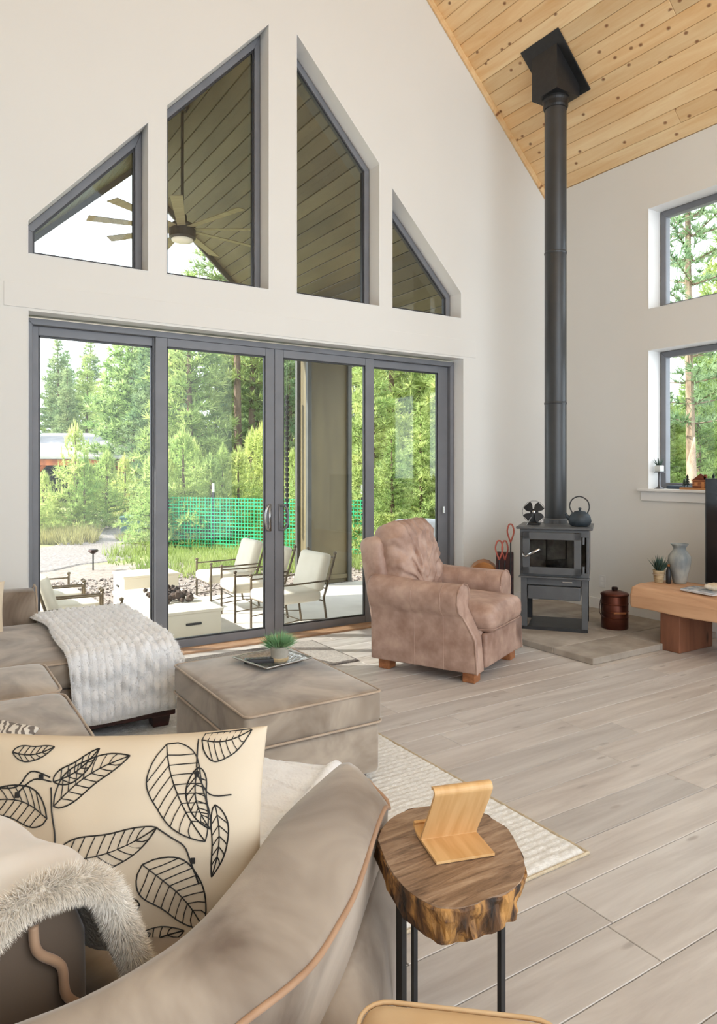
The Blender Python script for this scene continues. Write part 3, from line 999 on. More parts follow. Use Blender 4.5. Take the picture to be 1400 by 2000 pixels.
# ---- ottoman
ox0, ox1, oy0, oy1 = 1.128, 1.790, 2.625, 3.545
ott = thing('storage_ottoman', 'square taupe velvet ottoman with piped lid in front of the sofa', 'ottoman', ((ox0 + ox1) / 2, (oy0 + oy1) / 2, RG))
sx, sy = ox1 - ox0, oy1 - oy0
MB().rbox(sx - 0.012, sy - 0.012, 0.22, 0.025, (0, 0, 0.035)).build('body', 'velvet', ott, smooth=True)
lid = MB().rbox(sx + 0.006, sy + 0.006, 0.152, 0.032, (0, 0, 0.258), None, 0.018).build('lid', 'velvet', ott, smooth=True)
for z in (0.268, 0.402):
    MB().tube(rrect(sx + 0.008 - (0.006 if z > 0.3 else 0), sy + 0.008 - (0.006 if z > 0.3 else 0), 0.03, z), 0.0055, 6, True).build('piping', 'piping_pale', lid, smooth=True)
for a in (-1, 1):
    for b in (-1, 1):
        MB().lathe([(0.022, 0), (0.03, 0.04)], 10, (a * (sx / 2 - 0.07), b * (sy / 2 - 0.07), 0)).build('foot', 'dark_wood', ott)
OT = RG + 0.258 + 0.152 + 0.018

# ---- tray, plant and remote on the ottoman
tray = thing('square_tray', 'square hammered silver tray on the ottoman', 'tray', (1.535, 3.235, OT - 0.010), R(12))
def tray_fn(u, v):
    x, y = (u - 0.5) * 0.28, (v - 0.5) * 0.28
    e = max(abs(x), abs(y)) / 0.14
    return (x, y, 0.006 + 0.028 * smoothstep((e - 0.55) / 0.45))
grid_obj('dish', tray_fn, 24, 24, 'silver_tray', tray, 0.005)
MB().tube([(0.141 * a, 0.141 * b, 0.034) for a, b in ((1, 1), (-1, 1), (-1, -1), (1, -1))], 0.004, 6, True).build('rim', 'chrome', tray)
pot = thing('potted_grass', 'small potted airy green plant standing on the silver tray', 'plant', (1.565, 3.215, OT + 0.001))
MB().lathe([(0.036, 0), (0.042, 0.012), (0.047, 0.07), (0.052, 0.085), (0.046, 0.085), (0.042, 0.075), (0.0, 0.072)], 20).build('pot', 'pot_cement', pot, smooth=True)
MB().lathe([(0.0435, 0.010), (0.0455, 0.014), (0.046, 0.024), (0.0445, 0.028)], 20).build('band', 'pot_raffia', pot)
n = 260
ang = rng.uniform(0, 6.283, n); rad = rng.uniform(0, 0.032, n)
P = np.stack([rad * np.cos(ang), rad * np.sin(ang), np.full(n, 0.074)], 1)
D = np.stack([1.1 * np.cos(ang) * rng.uniform(0.2, 1.3, n), 1.1 * np.sin(ang) * rng.uniform(0.2, 1.3, n), np.full(n, 0.75)], 1)
V, Tt = blades(P, D, 0.085, 0.006, 0.25, 4)
link('leaves', np_mesh('leaves', V, Tt), 'plant_pale', pot)
rem = thing('remote_control', 'black remote control lying on the silver tray', 'remote', (1.468, 3.245, OT + 0.005), R(-24))
MB().rbox(0.15, 0.048, 0.024, 0.008).build('body', 'remote', rem, smooth=True)
for i in range(6):
    for j in range(2):
        MB().box(-0.06 + i * 0.02, -0.05 + i * 0.02, -0.012 + j * 0.016, -0.004 + j * 0.016, 0.022, 0.0255).build('button', 'frame', rem)

# ---- ruched white fur throw over the chaise
ft_ = thing('fur_throw', 'ruched white faux fur throw draped over the chaise end', 'throw', (0, 0, 0))
zt = 0.492
def sect(s):
    """profile across the chaise: from the far edge over the top and down the near face; s in metres"""
    y0, yn, r_ = 4.97, 3.755, 0.10
    flat = y0 - (yn + r_)
    arc = r_ * PI / 2
    if s < flat:
        return y0 - s, zt + 0.012 * math.sin(s * 2.2), 0
    s -= flat
    if s < arc:
        a = s / r_
        return yn + r_ - r_ * math.sin(a), zt - r_ + r_ * math.cos(a), a
    return yn - 0.015 * math.sin((s - arc) * 7), zt - r_ - (s - arc), PI / 2
SL_T = 1.115 + 0.157 + 0.27
def fur_fn(u, v):
    s = v * SL_T
    y, z, a = sect(s)
    xl = 0.665 + 0.015 * math.sin(s * 5) - 0.05 * smoothstep((0.5 - s) / 0.5)
    xr = 1.295 - 0.045 * smoothstep((s - 0.9) / 0.5)
    W = xr - xl
    x = xl + W * u
    # right edge rolls down over the chaise end
    side = max(0.0, x - (xr - 0.10)) / 0.10
    dz = -0.16 * side ** 2.2 if a < 1.5 else 0
    ch = abs(math.sin(PI * (x - 0.6) / 0.040 + 0.35 * noise.noise((x * 4, s * 3, 0))))
    seg = 0.62 + 0.38 * math.sin(2 * PI * s / 0.105 + 3 * noise.noise((math.floor((x - 0.6) / 0.040) * 1.7, s * 2, 3)))
    h = 0.021 * (ch ** 0.7) * seg + 0.012 * noise.noise((x * 12, s * 12, 5)) - 0.006
    hem = smoothstep(s / 0.03) * smoothstep((SL_T - s) / 0.03) * smoothstep(u / 0.03) * smoothstep((1 - u) / 0.03)
    h = h * hem - 0.012 * (1 - hem)
    wv = 0.012 * noise.noise((x * 3, 0.0, 2.0)) if v > 0.97 else 0
    return (x + (h * 0.6 * side if a < 1.5 else 0), y - h * math.sin(a), z + dz + h * math.cos(a) + wv)
fo = grid_obj('fur_panel', fur_fn, 150, 200, 'fur_white', ft_, 0.008)
P, D = [], []
for k in range(9000):
    u, v = random.random() * 0.99 + 0.003, random.random() * 0.99 + 0.003
    p = Vector(fur_fn(u, v)); q = Vector(fur_fn(u + 0.003, v)); r_ = Vector(fur_fn(u, v + 0.003))
    nn = (r_ - p).cross(q - p)
    if nn.length < 1e-12:
        continue
    nn.normalize()
    if nn.z + -nn.y < 0:
        nn = -nn
    P.append(p + nn * 0.003); D.append((nn.x, nn.y, nn.z - 0.5))
V, Tt = blades(P, D, 0.015, 0.0022, 0.4, 3)
o = link('fur', np_mesh('fur', V, Tt), 'fur_white', ft_); o['kind'] = 'stuff'

# ---- white fleece blanket on the angled seat
fl_ = thing('fleece_blanket', 'white quilted fleece blanket spread over the angled sofa seat', 'blanket', (0, 0, 0))
c00, c10, c11, c01 = Vector((0.60, 1.43, 0)), Vector((1.16, 1.90, 0)), Vector((0.78, 2.36, 0)), Vector((0.18, 1.88, 0))
def fleece_fn(u, v):
    p = (c00 * (1 - u) + c10 * u) * (1 - v) + (c01 * (1 - u) + c11 * u) * v
    z = 0.472 + 0.010 * noise.noise((p.x * 5, p.y * 5, 0)) + 0.005 * noise.noise((p.x * 18, p.y * 18, 2))
    z -= 0.004 * (abs(math.sin(p.x * 22 + p.y * 9)) < 0.12)
    e = smoothstep(min(u, 1 - u, v, 1 - v) / 0.04)
    fold = math.exp(-((v - 0.06) / 0.035) ** 2) * 0.020
    return (p.x, p.y, z - 0.004 * (1 - e) + fold)
grid_obj('fleece', fleece_fn, 90, 80, 'fleece_white', fl_, 0.014)

# ---- patterned and leaf cushions
def pillow_surface(W, Hh, Tk, s, t, sgn, seed=0):
    x = s * W / 2 * (1 - 0.05 * (1 - t * t))
    z = t * Hh / 2 * (1 - 0.07 * (1 - s * s))
    b = max(0.0, (1 - s * s) * (1 - t * t))
    y = sgn * Tk / 2 * b ** 0.42
    y += 0.016 * noise.noise((s * 2.6 + seed, t * 2.6, sgn)) * b ** 0.3
    return Vector((x, y, z))
def make_pillow(parent, W, Hh, Tk, mat, seed):
    n = 26
    mb = MB()
    for sgn in (-1, 1):
        V, F = [], []
        for j in range(n + 1):
            for i in range(n + 1):
                s = math.sin((i / n * 2 - 1) * PI / 2); t = math.sin((j / n * 2 - 1) * PI / 2)
                V.append(tuple(pillow_surface(W, Hh, Tk, s, t, sgn, seed)))
        for j in range(n):
            for i in range(n):
                F.append((j * (n + 1) + i, j * (n + 1) + i + 1, (j + 1) * (n + 1) + i + 1, (j + 1) * (n + 1) + i))
        mb.add(V, F)
    me = mb.mesh('cushion_cover')
    bm = bmesh.new(); bm.from_mesh(me)
    bmesh.ops.remove_doubles(bm, verts=bm.verts, dist=1e-4)
    bmesh.ops.recalc_face_normals(bm, faces=bm.faces)
    bm.to_mesh(me); bm.free()
    return link('cushion_cover', me, mat, parent, smooth=True)

lp = thing('leaf_pillow', 'cream cushion printed with black line-drawn leaves', 'cushion', (0.375, 1.580, 0.610))
lp.rotation_euler = (R(-9), R(-1.0), R(-32.0))
PW, PH, PT = 0.66, 0.47, 0.17
make_pillow(lp, PW, PH, PT, 'pillow_cloth', 2)
# the print: leaf outlines with ribs, in millimetres on the cushion face (x from its middle, z up)
def on_face(x, z):
    s = max(-0.995, min(0.995, x / (PW / 2))); t = max(-0.995, min(0.995, z / (PH / 2)))
    p = pillow_surface(PW, PH, PT, s, t, -1, 2)
    return p + Vector((0, -0.0012, 0))
def stroke(mb, pts, r=0.0013):
    q = [on_face(*p) for p in pts]
    if len(q) > 1:
        v, f = tube_data(q, r, 4)
        mb.add(v, f)
def leaf(base, tip, width, bend=0.12, veins=8, lop=1.0):
    mb = MB()
    b, t = Vector(base), Vector(tip)
    ax = t - b
    nr = Vector((-ax.y, ax.x)).normalized()
    L = ax.length
    mid = lambda s: b + ax * s + nr * (bend * L * math.sin(PI * s))
    wid = lambda s: width / 2 * (math.sin(PI * min(1, s ** 0.75)) ** 0.8) * (1 + 0.08 * math.sin(9 * s))
    stroke(mb, [mid(k / 14) for k in range(15)])
    for sd, k_ in ((1, 1.0), (-1, lop)):
        stroke(mb, [mid(s) + nr * sd * k_ * wid(s) for s in [k / 22 for k in range(23)]], 0.0015)
        for v in range(1, veins):
            s0 = v / veins * 0.86
            s1 = min(0.97, s0 + 0.13)
            stroke(mb, [mid(s0), mid((s0 + s1) / 2) + nr * sd * k_ * wid((s0 + s1) / 2) * 0.52, mid(s1) + nr * sd * k_ * wid(s1)], 0.0011)
    mb.build('leaf_print', 'ink', lp)
mm = 0.00113
def q(px_, py_):
    return ((px_ - 243) * mm, (1640 - py_) * mm)
leaf(q(142, 1550), q(279, 1461), 0.068, 0.08, 8, 0.8)
leaf(q(345, 1445), q(438, 1622), 0.120, -0.06, 9, 0.9)
leaf(q(412, 1442), q(506, 1434), 0.080, -0.10, 7, 1.0)
leaf(q(155, 1641), q(346, 1590), 0.090, -0.10, 9, 0.8)
leaf(q(131, 1572), q(-22, 1556), 0.085, -0.14, 9, 0.8)
leaf(q(318, 1660), q(428, 1786), 0.120, 0.10, 9, 1.0)
leaf(q(313, 1736), q(192, 1712), 0.085, 0.14, 8, 0.7)
leaf(q(288, 1846), q(392, 1788), 0.060, 0.10, 7, 0.9)
leaf(q(283, 1822), q(330, 1792), 0.036, 0.10, 4, 0.9)
leaf(q(412, 1490), q(446, 1602), 0.050, -0.12, 7, 0.8)
leaf(q(48, 1458), q(128, 1446), 0.034, -0.10, 6, 0.8)
leaf(q(-40, 1520), q(18, 1452), 0.060, 0.10, 6, 0.8)
leaf(q(135, 1508), q(215, 1449), 0.042, -0.10, 6, 0.8)
leaf(q(452, 1560), q(448, 1690), 0.040, 0.10, 6, 0.8)
for pts in (((131, 1518), (140, 1560), (150, 1600), (152, 1640)), ((60, 1535), (95, 1505), (131, 1508)), ((345, 1590), (375, 1610), (400, 1628), (412, 1660), (425, 1700)), ((412, 1500), (440, 1540), (482, 1545)), ((128, 1500), (90, 1490), (60, 1520), (0, 1520)), ((405, 1440), (410, 1490))):
    w_ = [Vector((*q(*p), 0)) for p in pts]
    st = MB()
    stroke(st, [(p.x, p.y) for p in interp(w_, 5)], 0.0016)
    st.build('stem_print', 'ink', lp)
for a, b in ((110, 1500), (64, 1534), (412, 1502), (415, 1655)):
    d_ = MB()
    c_ = on_face(*q(a, b))
    d_.rbox(0.010, 0.003, 0.012, 0.0014, (c_.x, c_.y, c_.z - 0.006)); d_.build('bud_print', 'ink', lp)

def woven_mat():
    m, nt, p = new_mat('zigzag_weave')
    v = coords(nt, (1, 1, 1), False, (0, R(45), 0))
    w1 = nt.nodes.new('ShaderNodeTexWave'); w1.inputs['Scale'].default_value = 16; w1.inputs['Distortion'].default_value = 6; w1.inputs['Detail Scale'].default_value = 2.2; w1.inputs['Detail'].default_value = 1
    nt.links.new(v, w1.inputs['Vector'])
    c = ramp(nt, w1.outputs['Fac'], [(0.4, srgb(226, 220, 210)), (0.6, srgb(120, 112, 106))])
    nt.links.new(c, p.inputs['Base Color']); p.inputs['Roughness'].default_value = 0.9
    M['zigzag'] = m
woven_mat()
zp = thing('zigzag_pillow', 'grey and white zigzag woven cushion behind the leaf cushion', 'cushion', (0.03, 2.33, 0.565))
zp.rotation_euler = (R(-62), R(0), R(-60))
make_pillow(zp, 0.46, 0.44, 0.14, 'zigzag', 5)
wp = thing('white_pillow', 'white cushion corner leaning on the far sofa arm', 'cushion', (0.255, 4.72, 0.585))
wp.rotation_euler = (R(-18), 0, R(-8))
make_pillow(wp, 0.42, 0.34, 0.13, 'pillow_cloth', 9)

# ---- cream fur-lined throw over the sofa back
ct = thing('fur_lined_throw', 'cream fur-lined throw hanging over the sofa back end', 'throw', (0, 0, 0))
def back_pt(s):
    """point and directions along the sofa back, s metres from its end"""
    acc = 0.0
    for i in range(len(bp) - 1):
        seg = (bp[i + 1] - bp[i]).length
        if acc + seg >= s or i == len(bp) - 2:
            t = (bp[i + 1] - bp[i]).normalized()
            return bp[i] + t * (s - acc), t
        acc += seg
ARCH = [(-0.160, 0.34), (-0.155, 0.48), (-0.143, 0.59), (-0.110, 0.690), (-0.050, 0.738), (0.0, 0.745), (0.05, 0.728), (0.095, 0.670), (0.125, 0.605), (0.150, 0.545), (0.172, 0.49)]
ARCHC = interp([(a, z, 0) for a, z in ARCH], 6)
def throw_fn(u, v, off=0.0):
    k = u * (len(ARCHC) - 1)
    i = min(int(k), len(ARCHC) - 2)
    p2 = ARCHC[i].lerp(ARCHC[i + 1], k - i)
    tn = (ARCHC[i + 1] - ARCHC[i]).normalized()
    nn = Vector((-tn.y, tn.x))
    if nn.y < 0 and abs(p2.x) < 0.1:
        nn = -nn
    s = -0.035 + v * 0.62 + 0.02 * math.sin(u * 9)
    p, t = back_pt(max(0.0, s))
    if s < 0:
        p = p + t * s
    n_ = Vector((t.y, -t.x, 0))
    wob = 0.010 * noise.noise((u * 5, v * 4, 1)) + 0.006 * math.sin(v * 26 + u * 3) * (1 - v)
    lift = off + wob + 0.014 * math.exp(-((v - 0.16) / 0.05) ** 2)
    a, z = p2.x + nn.x * lift, p2.y + nn.y * lift
    return tuple(p + n_ * a + Vector((0, 0, z)))
grid_obj('velour_side', lambda u, v: throw_fn(u, v, 0.026), 80, 40, 'velour_white', ct, 0.006)
grid_obj('fur_side', lambda u, v: throw_fn(u, v * 0.97 - 0.005, 0.012), 80, 40, 'fur_cream', ct, 0.012)
hem = [Vector(throw_fn(k / 60, -0.01, 0.014)) for k in range(61)]
MB().tube(hem, [0.017 + 0.003 * noise.noise((k * 0.35, 0, 0)) for k in range(61)], 10).build('fur_hem', 'fur_cream', ct, smooth=True)
P, D = [], []
for k in range(15000):
    i = random.randint(0, 59)
    p = hem[i].lerp(hem[i + 1], random.random())
    a = random.uniform(0, 2 * PI)
    t = (hem[i + 1] - hem[i]).normalized()
    n1 = t.cross(Vector((0.3, -1, 0.2))).normalized(); n2 = t.cross(n1)
    d = n1 * math.cos(a) + n2 * math.sin(a)
    P.append(p + d * 0.015); D.append(d * 0.9 + Vector((0, -0.2, -0.4)))
V, Tt = blades(P, D, 0.022, 0.0020, 0.3, 2)
o = link('fur', np_mesh('fur', V, Tt), 'fur_cream', ct); o['kind'] = 'stuff'

# ---- live-edge stump side table
tc_ = (1.0, 1.2)
TZ = 0.55
# plan outline of the slab, metres from its middle
SLAB = [(-0.079, 0.175), (-0.028, 0.222), (0.034, 0.25), (0.106, 0.249), (0.18, 0.215), (0.221, 0.162), (0.223, 0.104), (0.22, 0.047), (0.187, -0.02), (0.14, -0.091), (0.095, -0.126), (0.06, -0.14), (0.023, -0.144), (-0.014, -0.139), (-0.055, -0.139), (-0.093, -0.128), (-0.122, -0.1), (-0.137, -0.061), (-0.138, -0.009), (-0.121, 0.07)]
SLAB = [tuple(p)[:2] for p in interp([(a, b, 0) for a, b in SLAB + SLAB[:1]], 4)][:-1]
stb = thing('stump_table', 'live-edge log slab side table on black rod legs beside the sofa', 'table', (tc_[0], tc_[1], 0))
def slab_ring(k, z, sc_, jit):
    return [(x * (sc_ + jit * noise.noise((x * 30, y * 30, k))), y * (sc_ + jit * noise.noise((x * 30, y * 30, k))), z + 0.004 * noise.noise((x * 25, y * 25, k + 3))) for x, y in SLAB]
rings = [slab_ring(0, TZ - 0.082, 0.84, 0.12), slab_ring(1, TZ - 0.068, 0.92, 0.16), slab_ring(2, TZ - 0.04, 0.96, 0.18), slab_ring(3, TZ - 0.02, 0.985, 0.08), slab_ring(4, TZ - 0.005, 1.0, 0.04), slab_ring(5, TZ, 0.985, 0.03)]
v, f = loft_data(rings)
MB().add(v, f).build('bark_edge', 'stump_bark', stb, smooth=False)
v, f = loft_data([[(x * 0.984, y * 0.984, TZ - 0.004) for x, y in SLAB], [(x * 0.978, y * 0.978, TZ + 0.002) for x, y in SLAB]])
MB().add(v, f).build('table_top', 'stump_top', stb)
for (x, y) in ((-0.052, 0.118), (0.055, 0.205), (0.045, -0.112), (-0.115, 0.02)):
    MB().box(x - 0.006, x + 0.006, y - 0.006, y + 0.006, 0, TZ - 0.07).build('leg', 'black', stb)
# bent plywood tablet stand
ps = thing('tablet_stand', 'bent light plywood tablet stand on the stump table', 'stand', (1.062, 1.272, TZ + 0.003), R(-17))
w = 0.07
prof = [(-0.092, 0.0045), (-0.02, 0.0045), (0.016, 0.010), (0.022, 0.016), (0.000, 0.045), (-0.040, 0.100), (-0.060, 0.128), (-0.070, 0.134), (-0.082, 0.130)]
prof = [(-y, z) for y, z in prof]
prof = [(p.x, p.y) for p in interp([(a, b, 0) for a, b in prof], 4)]
def strip(pts, th, w0, w1):
    V, F = [], []
    n = len(pts)
    for i, (a, z) in enumerate(pts):
        t = Vector((pts[min(i + 1, n - 1)][0] - pts[max(i - 1, 0)][0], pts[min(i + 1, n - 1)][1] - pts[max(i - 1, 0)][1])).normalized()
        nx, nz = -t.y * th / 2, t.x * th / 2
        for (x, s) in ((w0, 1), (w1, 1), (w1, -1), (w0, -1)):
            V.append((x, a + s * nx, z + s * nz))
        if i:
            b = 4 * (i - 1)
            for k in range(4):
                F.append((b + k, b + (k + 1) % 4, b + 4 + (k + 1) % 4, b + 4 + k))
    F.append((0, 1, 2, 3)); F.append((4 * n - 1, 4 * n - 2, 4 * n - 3, 4 * n - 4))
    return V, F
base_s = [(0.092, 0.004), (0.0, 0.004), (-0.05, 0.005)]
base_s = [(-0.085, 0.004), (0.02, 0.004), (0.045, 0.006), (0.062, 0.016), (0.058, 0.026)]
base_s = [(p.x, p.y) for p in interp([(a, b, 0) for a, b in base_s], 4)]
up_s = [(0.014, 0.006), (0.008, 0.020), (-0.040, 0.094), (-0.066, 0.136), (-0.072, 0.150), (-0.066, 0.158), (-0.054, 0.156)]
up_s = [(p.x, p.y) for p in interp([(a, b, 0) for a, b in up_s], 4)]
v, f = strip(base_s, 0.006, -w, w); MB().add(v, f).build('foot_plate', 'ply', ps, smooth=False)
v, f = strip(up_s, 0.006, -w, w); MB().add(v, f).build('rest_plate', 'ply', ps, smooth=False)

# ---- tan leather pouf at the very front
pf_ = thing('leather_pouf', 'tan leather pouf top at the bottom edge beside the stump table', 'pouf', (0.672, 0.785, 0), R(-41))
MB().rbox(0.34, 0.34, 0.49, 0.045, (0, 0, 0.03), None, 0.012).build('cushion', 'leather_tan', pf_, smooth=True)
MB().tube(rrect(0.332, 0.332, 0.05, 0.508), 0.004, 6, True).build('welt', 'leather_tan', pf_, smooth=True)
MB().box(-0.14, 0.14, -0.14, 0.14, 0, 0.035).build('base', 'dark_wood', pf_)

# ---- leather recliner armchair
ac = thing('leather_armchair', 'worn tan-pink leather recliner armchair with rolled arms', 'armchair', (3.335, 4.03, 0), R(-154.5))
MB().rbox(0.62, 0.76, 0.27, 0.03, (0, 0.0, 0.075)).build('base', 'leather', ac, smooth=True)
MB().rbox(0.585, 0.045, 0.235, 0.02, (0, 0.40, 0.085)).build('front_panel', 'leather', ac, smooth=True)
CREASE = [((-0.30, 0.20), (0.06, -0.20)), ((0.02, 0.30), (0.05, -0.16)), ((0.30, 0.12), (0.08, -0.22)), ((-0.31, 0.02), (0.0, -0.24)), ((0.16, 0.28), (0.10, -0.05)), ((-0.16, 0.27), (-0.04, 0.02)), ((0.31, -0.05), (0.10, -0.25))]
def crease(x, z, w=0.016):
    k = 0.0
    for (a, b), (c, d) in CREASE:
        t = max(0.0, min(1.0, ((x - a) * (c - a) + (z - b) * (d - b)) / ((c - a) ** 2 + (d - b) ** 2)))
        e = math.hypot(x - a - t * (c - a), z - b - t * (d - b) + 0.015 * math.sin(t * 9))
        k += math.exp(-(e / w) ** 2) * (0.35 + 0.65 * t) - 0.45 * math.exp(-((e - 0.035) / 0.022) ** 2)
    return k
def chair_soft(name, sx, sy, sz, r, puff, mtx, wr, seed, m=14, sag=0.0, folds=0.0):
    v, f = rbox_data(sx, sy, sz, r, puff, m)
    out = []
    for (x, y, z) in v:
        n1 = noise.noise((x * 5 + seed, y * 5, z * 5)); n2 = noise.noise((x * 3 + z * 9 + seed, y * 3, z * 2 - x * 5))
        k = wr * (0.6 * n1 + 0.8 * (1 - abs(n2) * 2))
        c = Vector((x, y, z - sz / 2)).normalized()
        if folds:
            k -= folds * crease(x, z - sz / 2) * smoothstep((y + 0.02) / 0.08)
        out.append((x + c.x * k, y + c.y * k, z + c.z * k - sag * (1 - (2 * x / sx) ** 2) * (z / sz)))
    return MB().add(out, f, mtx).build(name, 'leather', ac, smooth=True)
seat = chair_soft('seat_cushion', 0.60, 0.66, 0.17, 0.07, 0.035, T(0, 0.14, 0.325), 0.010, 3)
MB().tube([(p[0], p[1] + 0.14, p[2]) for p in rrect(0.585, 0.645, 0.07, 0.345)], 0.004, 6, True).build('welt', 'leather', seat)
chair_soft('back_panel', 0.74, 0.20, 0.78, 0.07, 0.0, T(0, -0.33, 0.16, 0, R(11)), 0.006, 9)
bc = chair_soft('back_cushion', 0.62, 0.25, 0.56, 0.11, 0.0, T(0, -0.245, 0.475, 0, R(15)), 0.022, 17, 44, folds=0.034)
for s in (1, -1):
    sec = [(-0.06, 0.075), (0.065, 0.075), (0.068, 0.30), (0.072, 0.44), (0.112, 0.475), (0.130, 0.53), (0.122, 0.595), (0.085, 0.640), (0.03, 0.655), (-0.03, 0.645), (-0.07, 0.605), (-0.08, 0.55), (-0.06, 0.50), (-0.06, 0.30)]
    rings = []
    for y in (-0.40, -0.36, -0.2, 0.0, 0.2, 0.36, 0.40, 0.415):
        ring = []
        e = smoothstep((0.42 - y) / 0.03)
        for (x, z) in sec:
            yy = y - 0.115 * smoothstep((z - 0.24) / 0.26) * smoothstep((y - 0.05) / 0.3)
            zz = z + (0.02 * smoothstep((0.0 - y) / 0.4) if z > 0.45 else 0) + 0.004 * noise.noise((x * 8, y * 6, z * 8 + s))
            xx = x * (0.93 + 0.07 * e)
            ring.append((s * (0.372 + xx), yy, zz))
        rings.append(ring)
    v, f = loft_data(rings)
    arm_ = MB().add(v, f).build('arm', 'leather', ac, smooth=True, bevel=0.012)
    l_ = rings[-2]
    MB().tube([Vector(p) * 1.0 + Vector((0, 0.012, 0)) for p in l_[1:12]], 0.006, 6).build('welt', 'leather', arm_)
    for y in (-0.05, 0.17):
        MB().tube([(s * (0.372 + x * 1.012), y, z) for x, z in sec[1:12]], 0.0022, 5).build('seam', 'leather', arm_)
for sx in (-0.34, 0.34):
    for sy in (-0.32, 0.33):
        MB().box(sx - 0.05, sx + 0.05, sy - 0.045, sy + 0.045, 0, 0.08).build('foot', 'foot_wood', ac, bevel=0.006)

# ---- stone hearth
hearth = thing('stone_hearth', 'low stone paver hearth in the corner under the stove', 'hearth', (0, 0, 0))
for (a, b) in ((4.17, 4.97), (4.97, WX - 0.018)):
    for (c, d) in ((3.40, 3.775), (3.775, 4.53), (4.53, WY - 0.018)):
        MB().box(a + 0.002, b - 0.002, c + 0.002, d - 0.002, 0.0, 0.05).build('paver', 'paver', hearth, bevel=0.006)
HZ = 0.05

# ---- wood stove
SA = math.atan2(-0.62, -0.785) + PI / 2        # local -Y is the front
stv = thing('wood_stove', 'dark steel wood stove with glass door on the corner hearth', 'stove', (4.835, 4.345, HZ), SA)
# local frame: x to the viewer's right, -y towards the room
fy = -0.29
body = MB()
body.box(-0.285, -0.262, fy + 0.01, 0.28, 0.47, 0.855); body.box(0.262, 0.285, fy + 0.01, 0.28, 0.47, 0.855)
body.box(-0.285, 0.285, 0.26, 0.28, 0.47, 0.855); body.box(-0.285, 0.285, fy + 0.01, 0.28, 0.455, 0.48)
body.box(-0.285, 0.285, fy + 0.01, 0.28, 0.84, 0.862)
body.box(-0.285, 0.285, fy + 0.005, fy + 0.02, 0.80, 0.862); body.box(-0.285, 0.285, fy + 0.005, fy + 0.02, 0.455, 0.50)
body.build('firebox', 'stove', stv, bevel=0.004)
MB().box(-0.315, 0.315, fy - 0.02, 0.30, 0.862, 0.882).build('top_plate', 'stove', stv, bevel=0.006)
MB().box(-0.29, 0.29, fy - 0.045, fy + 0.03, 0.448, 0.462).build('ash_lip', 'stove', stv, bevel=0.004)
dr = MB()
dx0, dx1, dz0, dz1 = -0.258, 0.222, 0.480, 0.838
for b in ((dx0, dx1, dz0, dz0 + 0.062), (dx0, dx1, dz1 - 0.062, dz1), (dx0, dx0 + 0.058, dz0, dz1), (dx1 - 0.058, dx1, dz0, dz1)):
    dr.box(b[0], b[1], fy - 0.028, fy + 0.006, b[2], b[3])
dd = dr.build('stove_door', 'stove', stv, bevel=0.003)
MB().box(dx0 + 0.05, dx1 - 0.05, fy - 0.012, fy - 0.006, dz0 + 0.055, dz1 - 0.055).build('door_glass', 'stove_glass', dd)
hd = MB().tube([(-0.250, fy - 0.03, 0.66), (-0.248, fy - 0.06, 0.640), (-0.225, fy - 0.065, 0.632), (-0.205, fy - 0.066, 0.645)], 0.008, 8)
hd.tube([(-0.210, fy - 0.066, 0.643), (-0.11, fy - 0.066, 0.700)], 0.012, 10)
hd.build('door_handle', 'chrome', dd, smooth=True)
for z in (0.53, 0.775):
    MB().tube([(0.238, fy - 0.018, z - 0.03), (0.238, fy - 0.018, z + 0.03)], 0.013, 10).build('hinge', 'stove', dd)
# inside: bricks and a charred log
for x in (-0.17, 0.0, 0.17):
    MB().box(x - 0.08, x + 0.08, 0.02, 0.055, 0.485, 0.76).build('fire_brick', 'brick_fire', stv, bevel=0.004)
MB().tube([(-0.08, -0.10, 0.530), (0.10, -0.08, 0.545)], 0.048, 10).build('charred_log', 'ember', stv, smooth=True)
# pedestal
for x in (-0.275, 0.225):
    MB().box(x, x + 0.05, fy + 0.0, fy + 0.055, 0.0, 0.452).build('leg', 'stove', stv, bevel=0.003)
    MB().box(x + 0.002, x + 0.048, 0.20, 0.25, 0.0, 0.452).build('leg', 'stove_dark', stv, bevel=0.003)
MB().box(-0.225, 0.225, fy + 0.008, fy + 0.022, 0.385, 0.450).build('apron', 'stove', stv, bevel=0.002)
MB().box(-0.215, 0.215, fy - 0.012, 0.20, 0.265, 0.378).build('ash_drawer', 'stove', stv, bevel=0.006)
MB().box(0.07, 0.15, fy + 0.0, fy + 0.012, 0.412, 0.424).build('air_lever', 'chrome', stv, bevel=0.002)
MB().box(-0.275, 0.275, fy + 0.0, fy + 0.02, 0.0, 0.028).build('base_bar', 'stove_dark', stv)
MB().box(-0.225, 0.225, fy + 0.03, 0.25, 0.0, 0.010).build('base_plate', 'stove_dark', stv)
STZ = HZ + 0.882
def stove_pt(x, y):
    c_, s_ = math.cos(SA), math.sin(SA)
    return (4.835 + c_ * x - s_ * y, 4.345 + s_ * x + c_ * y)

